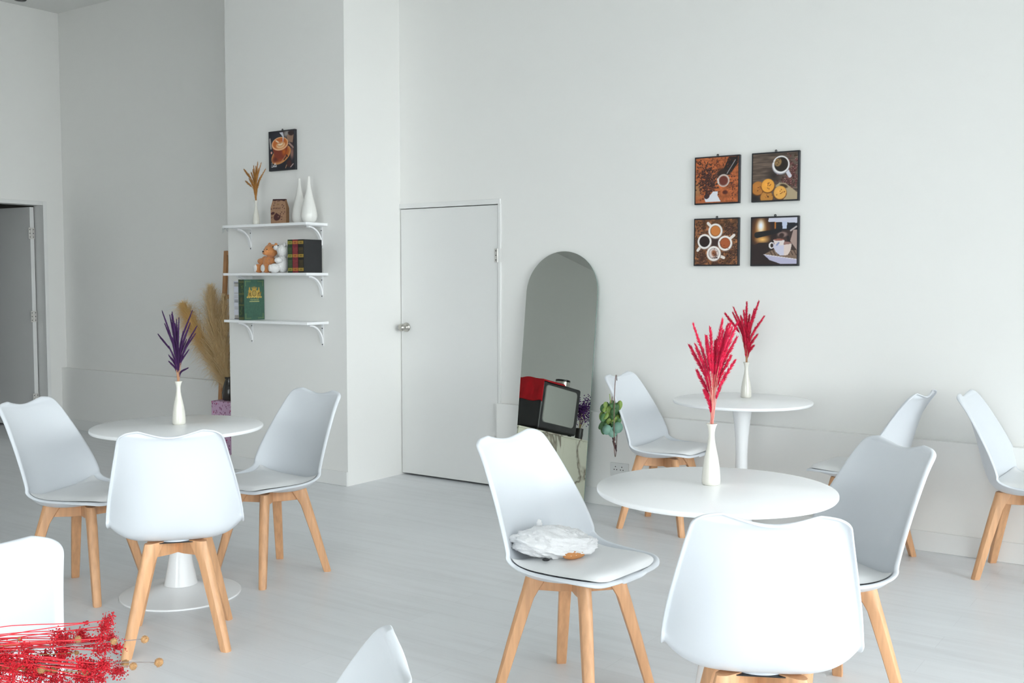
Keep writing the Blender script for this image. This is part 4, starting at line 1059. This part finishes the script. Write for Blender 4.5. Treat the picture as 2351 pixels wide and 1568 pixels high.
for k in range(6):
    a = LC + CR * (0.012 + rs.uniform(-0.004, 0.012)) + UZ * (-0.085 - 0.012 * k)
    MB().tube([a, a - UZ * 0.035 + CR * 0.006], [0.006, 0.003], 6).build('seed_pod', 'dark_seed', hp)
for k, (dx, dz) in enumerate(((-0.01, 0.14), (0.005, 0.125), (-0.065, 0.0))):
    MB().tube([LC + UZ * 0.06, LC + CR * dx + UZ * dz], [0.004, 0.002], 6).build('twig', 'leaf_light' if k != 1 else 'brown_wire', hp)

# ------------------------------------------------------------------ fluffy cushion on the chair
fc_ = thing('fluffy_cushion', 'fluffy white plush cushion with small ears lying on a chair seat', 'cushion', (-1.884, 2.924, 0.462), math.radians(35.1))
rs = np.random.RandomState(9)
def fluff(c, r, count, length, seed, name, m, parent, nu=120, nv=70, amp=0.10):
    q = np.random.RandomState(seed)
    b = MB(); b.ball((0, 0, 0), 1.0, nu, nv); V = np.array(b.v)
    nse = np.zeros(len(V))
    for f_, a_, n_ in ((3.0, 1.0, 8), (9.0, 0.45, 14), (24.0, 0.30, 24), (60.0, 0.16, 30)):
        K = q.normal(size=(n_, 3)) * f_; ph = q.rand(n_) * 6.28
        # clumps swept sideways, so the pile looks combed
        W = V + 0.25 * np.sin(V[:, [1, 2, 0]] * 3.1 + 1.0)
        nse += a_ * (1 - np.abs(np.sin(W @ K.T + ph)).mean(1) * 1.57) * math.sqrt(n_)
    V = V * (1 + amp * nse[:, None])
    V[:, 2] = np.where(V[:, 2] < 0, V[:, 2] * 0.75, V[:, 2])
    V = V * np.array(r) + np.array(c)
    o = mesh_obj(name, V, b.f, m, parent, smooth=True)
    return o
fluff((0, 0, 0.046), (0.138, 0.098, 0.056), 0, 0, 21, 'body', 'fur_white', fc_)
fluff((-0.128, -0.012, 0.064), (0.026, 0.017, 0.015), 0, 0, 22, 'ear', 'fur_white', fc_, 30, 20)
fluff((-0.046, 0.078, 0.092), (0.010, 0.007, 0.018), 0, 0, 23, 'ear', 'fur_white', fc_, 24, 16)
MB().ball((0.066, -0.066, 0.026), (0.044, 0.016, 0.016), 16, 10, np.array(Matrix.Rotation(math.radians(28), 3, 'Z'))).build('tan_patch', 'fur_tan', fc_, smooth=True)
MB().ball((-0.028, -0.088, 0.014), (0.013, 0.006, 0.005), 10, 8).build('nose', 'black_plastic', fc_, smooth=True)

# ------------------------------------------------------------------ ladder rack, box and pampas grass beside the column
lr = thing('ladder_rack', 'wooden ladder rack standing half hidden behind the column', 'rack', (-6.55, 5.43, 0))
def slat(a, b_, w_, d, name):
    a = np.array(a, float); b_ = np.array(b_, float); t_ = b_ - a; L = np.linalg.norm(t_); t_ /= L
    y_ = np.array((0, 1.0, 0)) if abs(t_[1]) < 0.8 else np.array((1.0, 0, 0)); x_ = np.cross(y_, t_); x_ /= np.linalg.norm(x_); y_ = np.cross(t_, x_)
    V = [p + x_ * sx * w_ / 2 + y_ * sy * d / 2 for p in (a, b_) for sx, sy in ((-1, -1), (1, -1), (1, 1), (-1, 1))]
    o = mesh_obj(name, V, [(3, 2, 1, 0), (4, 5, 6, 7), (0, 1, 5, 4), (1, 2, 6, 5), (2, 3, 7, 6), (3, 0, 4, 7)], 'pine', lr); bevel(o, 0.002); return o
for x in (0, 0.42):
    slat((-0.155 + x, 0.012, 0.0), (-0.205 + x, 0.165, 1.625), 0.038, 0.022, 'post')
for z in (0.35, 0.80, 1.255, 1.607):
    k = z / 1.625; slat((-0.19 - 0.05 * k + 0.035, 0.012 + 0.153 * k, z), (0.26 - 0.05 * k - 0.012, 0.012 + 0.153 * k, z), 0.032, 0.018, 'rung')
bx = MB().box(0, 0.34, 0, 0.205, 0, 0.466).build('floral_box', 'pink_floral', loc=(-6.476, 5.195, 0)); bevel(bx, 0.003)
tag(bx, 'pink box with a small flower pattern on the floor beside the column', 'box')
pv_ = MB().lathe([(0.0, 0), (0.045, 0), (0.052, 0.01), (0.055, 0.06), (0.042, 0.12), (0.030, 0.16), (0.034, 0.18), (0.030, 0.18), (0.026, 0.16), (0.036, 0.12), (0.0, 0.03)], 32).build('dark_vase', 'dark_glass', smooth=True, loc=(-6.385, 5.295, 0.466))
tag(pv_, 'dark glass vase on the pink box holding pampas grass', 'vase')
pg = thing('pampas_grass', 'tall fluffy beige pampas grass beside the column', 'dried grass', (-6.385, 5.295, 0.50))
def pampas(tip, mid, rad, m, seed, frac=0.30, count=3600, base=(0, 0, 0.02)):
    q = np.random.RandomState(seed)
    C = catmull(np.array([base, mid, tip]), np.linspace(0, 1, 40))
    st = MB().tube(C[::3], 0.003, 6).build('stem', 'olive_stem', pg, smooth=True)
    s_ = MB(); i0 = int(frac * 39)
    for _ in range(count):
        t = q.rand() ** 0.9; x = i0 + t * (39 - i0 - 0.01); i = int(x); f = x - i
        p = C[i] * (1 - f) + C[min(i + 1, 39)] * f
        d = C[min(i + 1, 39)] - C[max(i - 1, 0)]; d /= np.linalg.norm(d)
        o_ = q.normal(size=3); o_ -= d * (o_ @ d); o_ /= np.linalg.norm(o_)
        pr = rad * (math.sin(PI * (0.16 + 0.80 * t)) ** 0.8)
        l = pr * (0.25 + 0.95 * q.rand() ** 1.4)
        w1 = q.normal(size=3) * l * 0.12
        a1 = p + o_ * l * 0.45 + d * l * 0.95 + w1
        a2 = a1 + o_ * l * 0.55 + d * l * 0.25 - UZ * l * 0.40 + w1
        sd = np.cross(d, o_) * 0.0011
        s_.add([p - sd, p + sd, a1 + sd * 0.8, a1 - sd * 0.8, a2], [(0, 1, 2, 3), (3, 2, 4)])
    s_.build('plume', m, st)
pampas((-0.545, 0.00, 0.690), (-0.27, 0.00, 0.34), 0.150, 'pampas_dark', 31, 0.34, 3600)
pampas((-0.190, -0.01, 0.830), (-0.13, -0.01, 0.40), 0.185, 'pampas', 32, 0.06, 4800)
pampas((-0.06, 0.01, 0.760), (-0.05, 0.00, 0.36), 0.16, 'pampas', 33, 0.06, 3000)
pampas((-0.27, -0.02, 0.42), (-0.15, -0.01, 0.20), 0.12, 'pampas', 34, 0.05, 1800)

# ------------------------------------------------------------------ dried flowers on the foreground table
FB = np.array((-1.425, 0.939, 0.824)); FS = 8277.0
def fpos(zx, zy, dep): return FB + CR * ((zx - 1400) / FS) - UZ * ((zy - 560) / FS) + CD * dep
BASE = np.array((-1.742, 0.712, 0.772))
rf = thing('red_dried_flowers', 'bunch of bright red dried flowers lying across the corner table', 'dried flowers', tuple(BASE))
rs = np.random.RandomState(14)
RC = [(1410, 160), (1440, 290), (1445, 380), (1060, 240), (1250, 330), (1200, 450), (1235, 400), (1060, 510), (1000, 480), (1330, 520), (1400, 600), (1380, 690), (1470, 600), (1450, 660), (1300, 560), (1160, 590), (1240, 660), (1200, 720), (830, 370),
      (850, 440), (790, 560), (820, 500), (730, 630), (480, 650), (520, 700), (420, 690), (230, 540), (30, 500), (130, 640), (60, 560), (240, 650), (180, 880), (300, 890), (420, 910), (560, 880), (640, 900), (760, 870), (860, 850), (800, 930), (1080, 860), (1150, 900),
      (1040, 910), (1390, 830), (1430, 870), (600, 780), (80, 820), (100, 710), (950, 420), (690, 440), (455, 430), (-100, 620), (-160, 760), (-60, 880), (-220, 600), (330, 760), (700, 790), (900, 960), (500, 980), (250, 980), (1200, 980), (1420, 940),
      (640, 560), (560, 620), (700, 700), (350, 640), (380, 850), (20, 690), (160, 770), (470, 800), (860, 600)]
ico = MB().ball((0, 0, 0), 1.0, 6, 4)
for k, (zx, zy) in enumerate(RC):
    single = (zx, zy) == (1060, 240)
    tip = fpos(zx, zy, rs.uniform(-0.05, 0.05))
    if tip[2] < TT + 0.012: tip[2] = TT + 0.012
    b0 = BASE + np.array((rs.uniform(-.01, .01), rs.uniform(-.02, .02), rs.uniform(0, 0.012)))
    L = np.linalg.norm(tip - b0)
    mid = b0 * 0.5 + tip * 0.5 + UZ * (0.012 + 0.02 * rs.rand())
    pts = catmull(np.array([b0, mid, tip]), np.linspace(0, 1, 10)) - BASE
    st = MB().tube(pts, 0.0008, 5).build('stem', 'red_stem', rf)
    m_ = MB(); nb = 20 if single else rs.randint(120, 170); sp = 0.0018 if single else rs.uniform(0.0042, 0.0072)
    for q in range(nb):
        c0 = tip - BASE + rs.normal(size=3) * sp; r0 = rs.uniform(0.0006, 0.0014)
        m_.add([c0 + np.array(v) * r0 for v in ico.v], ico.f)
        if q % 16 == 0: m_.tube([pts[-1] * 0.85 + pts[-2] * 0.15, c0], 0.0004, 4)
    m_.build('flower_cluster', 'red_flower', st)
gf = thing('globe_dried_flowers', 'tan globe shaped dried flower heads on thin stems among the red ones', 'dried flowers', tuple(BASE))
for k, (zx, zy, rr, sm) in enumerate([(1910, 370, 0.0064, 'grey_stem'), (1580, 340, 0.0055, 'grey_stem'), (2080, 675, 0.0074, 'grey_stem'), (1805, 668, 0.0062, 'grey_stem'), (1618, 720, 0.0064, 'grey_stem'), (1168, 775, 0.0066, 'olive_stem'), (612, 735, 0.0070, 'olive_stem'), (715, 790, 0.0068, 'olive_stem'),
                                  (320, 775, 0.0066, 'olive_stem'), (1060, 370, 0.0056, 'olive_stem'), (260, 415, 0.0036, 'grey_stem'), (990, 590, 0.0036, 'olive_stem')]):
    tip = fpos(zx, zy, -0.015 + rs.uniform(-0.02, 0.015) if zx > 300 else 0.0) - BASE
    b0 = np.array((rs.uniform(-.01, .01), rs.uniform(-.02, .02), rs.uniform(0.004, 0.014)))
    pts = catmull(np.array([b0, b0 * 0.5 + tip * 0.5 + UZ * 0.012, tip]), np.linspace(0, 1, 10))
    st = MB().tube(pts, 0.0007, 5).build('stem', sm, gf)
    hd_ = MB(); hd_.ball(tip, rr * 0.86, 14, 10)
    for q in range(160):
        d = rs.normal(size=3); d /= np.linalg.norm(d); s2 = np.cross(d, rs.normal(size=3)); s2 *= 0.0007 / np.linalg.norm(s2)
        hd_.add([tip + d * rr * 0.7 - s2, tip + d * rr * 0.7 + s2, tip + d * rr * 1.08], [(0, 1, 2)])
    hd_.build('globe_head', 'globe_tan', st)
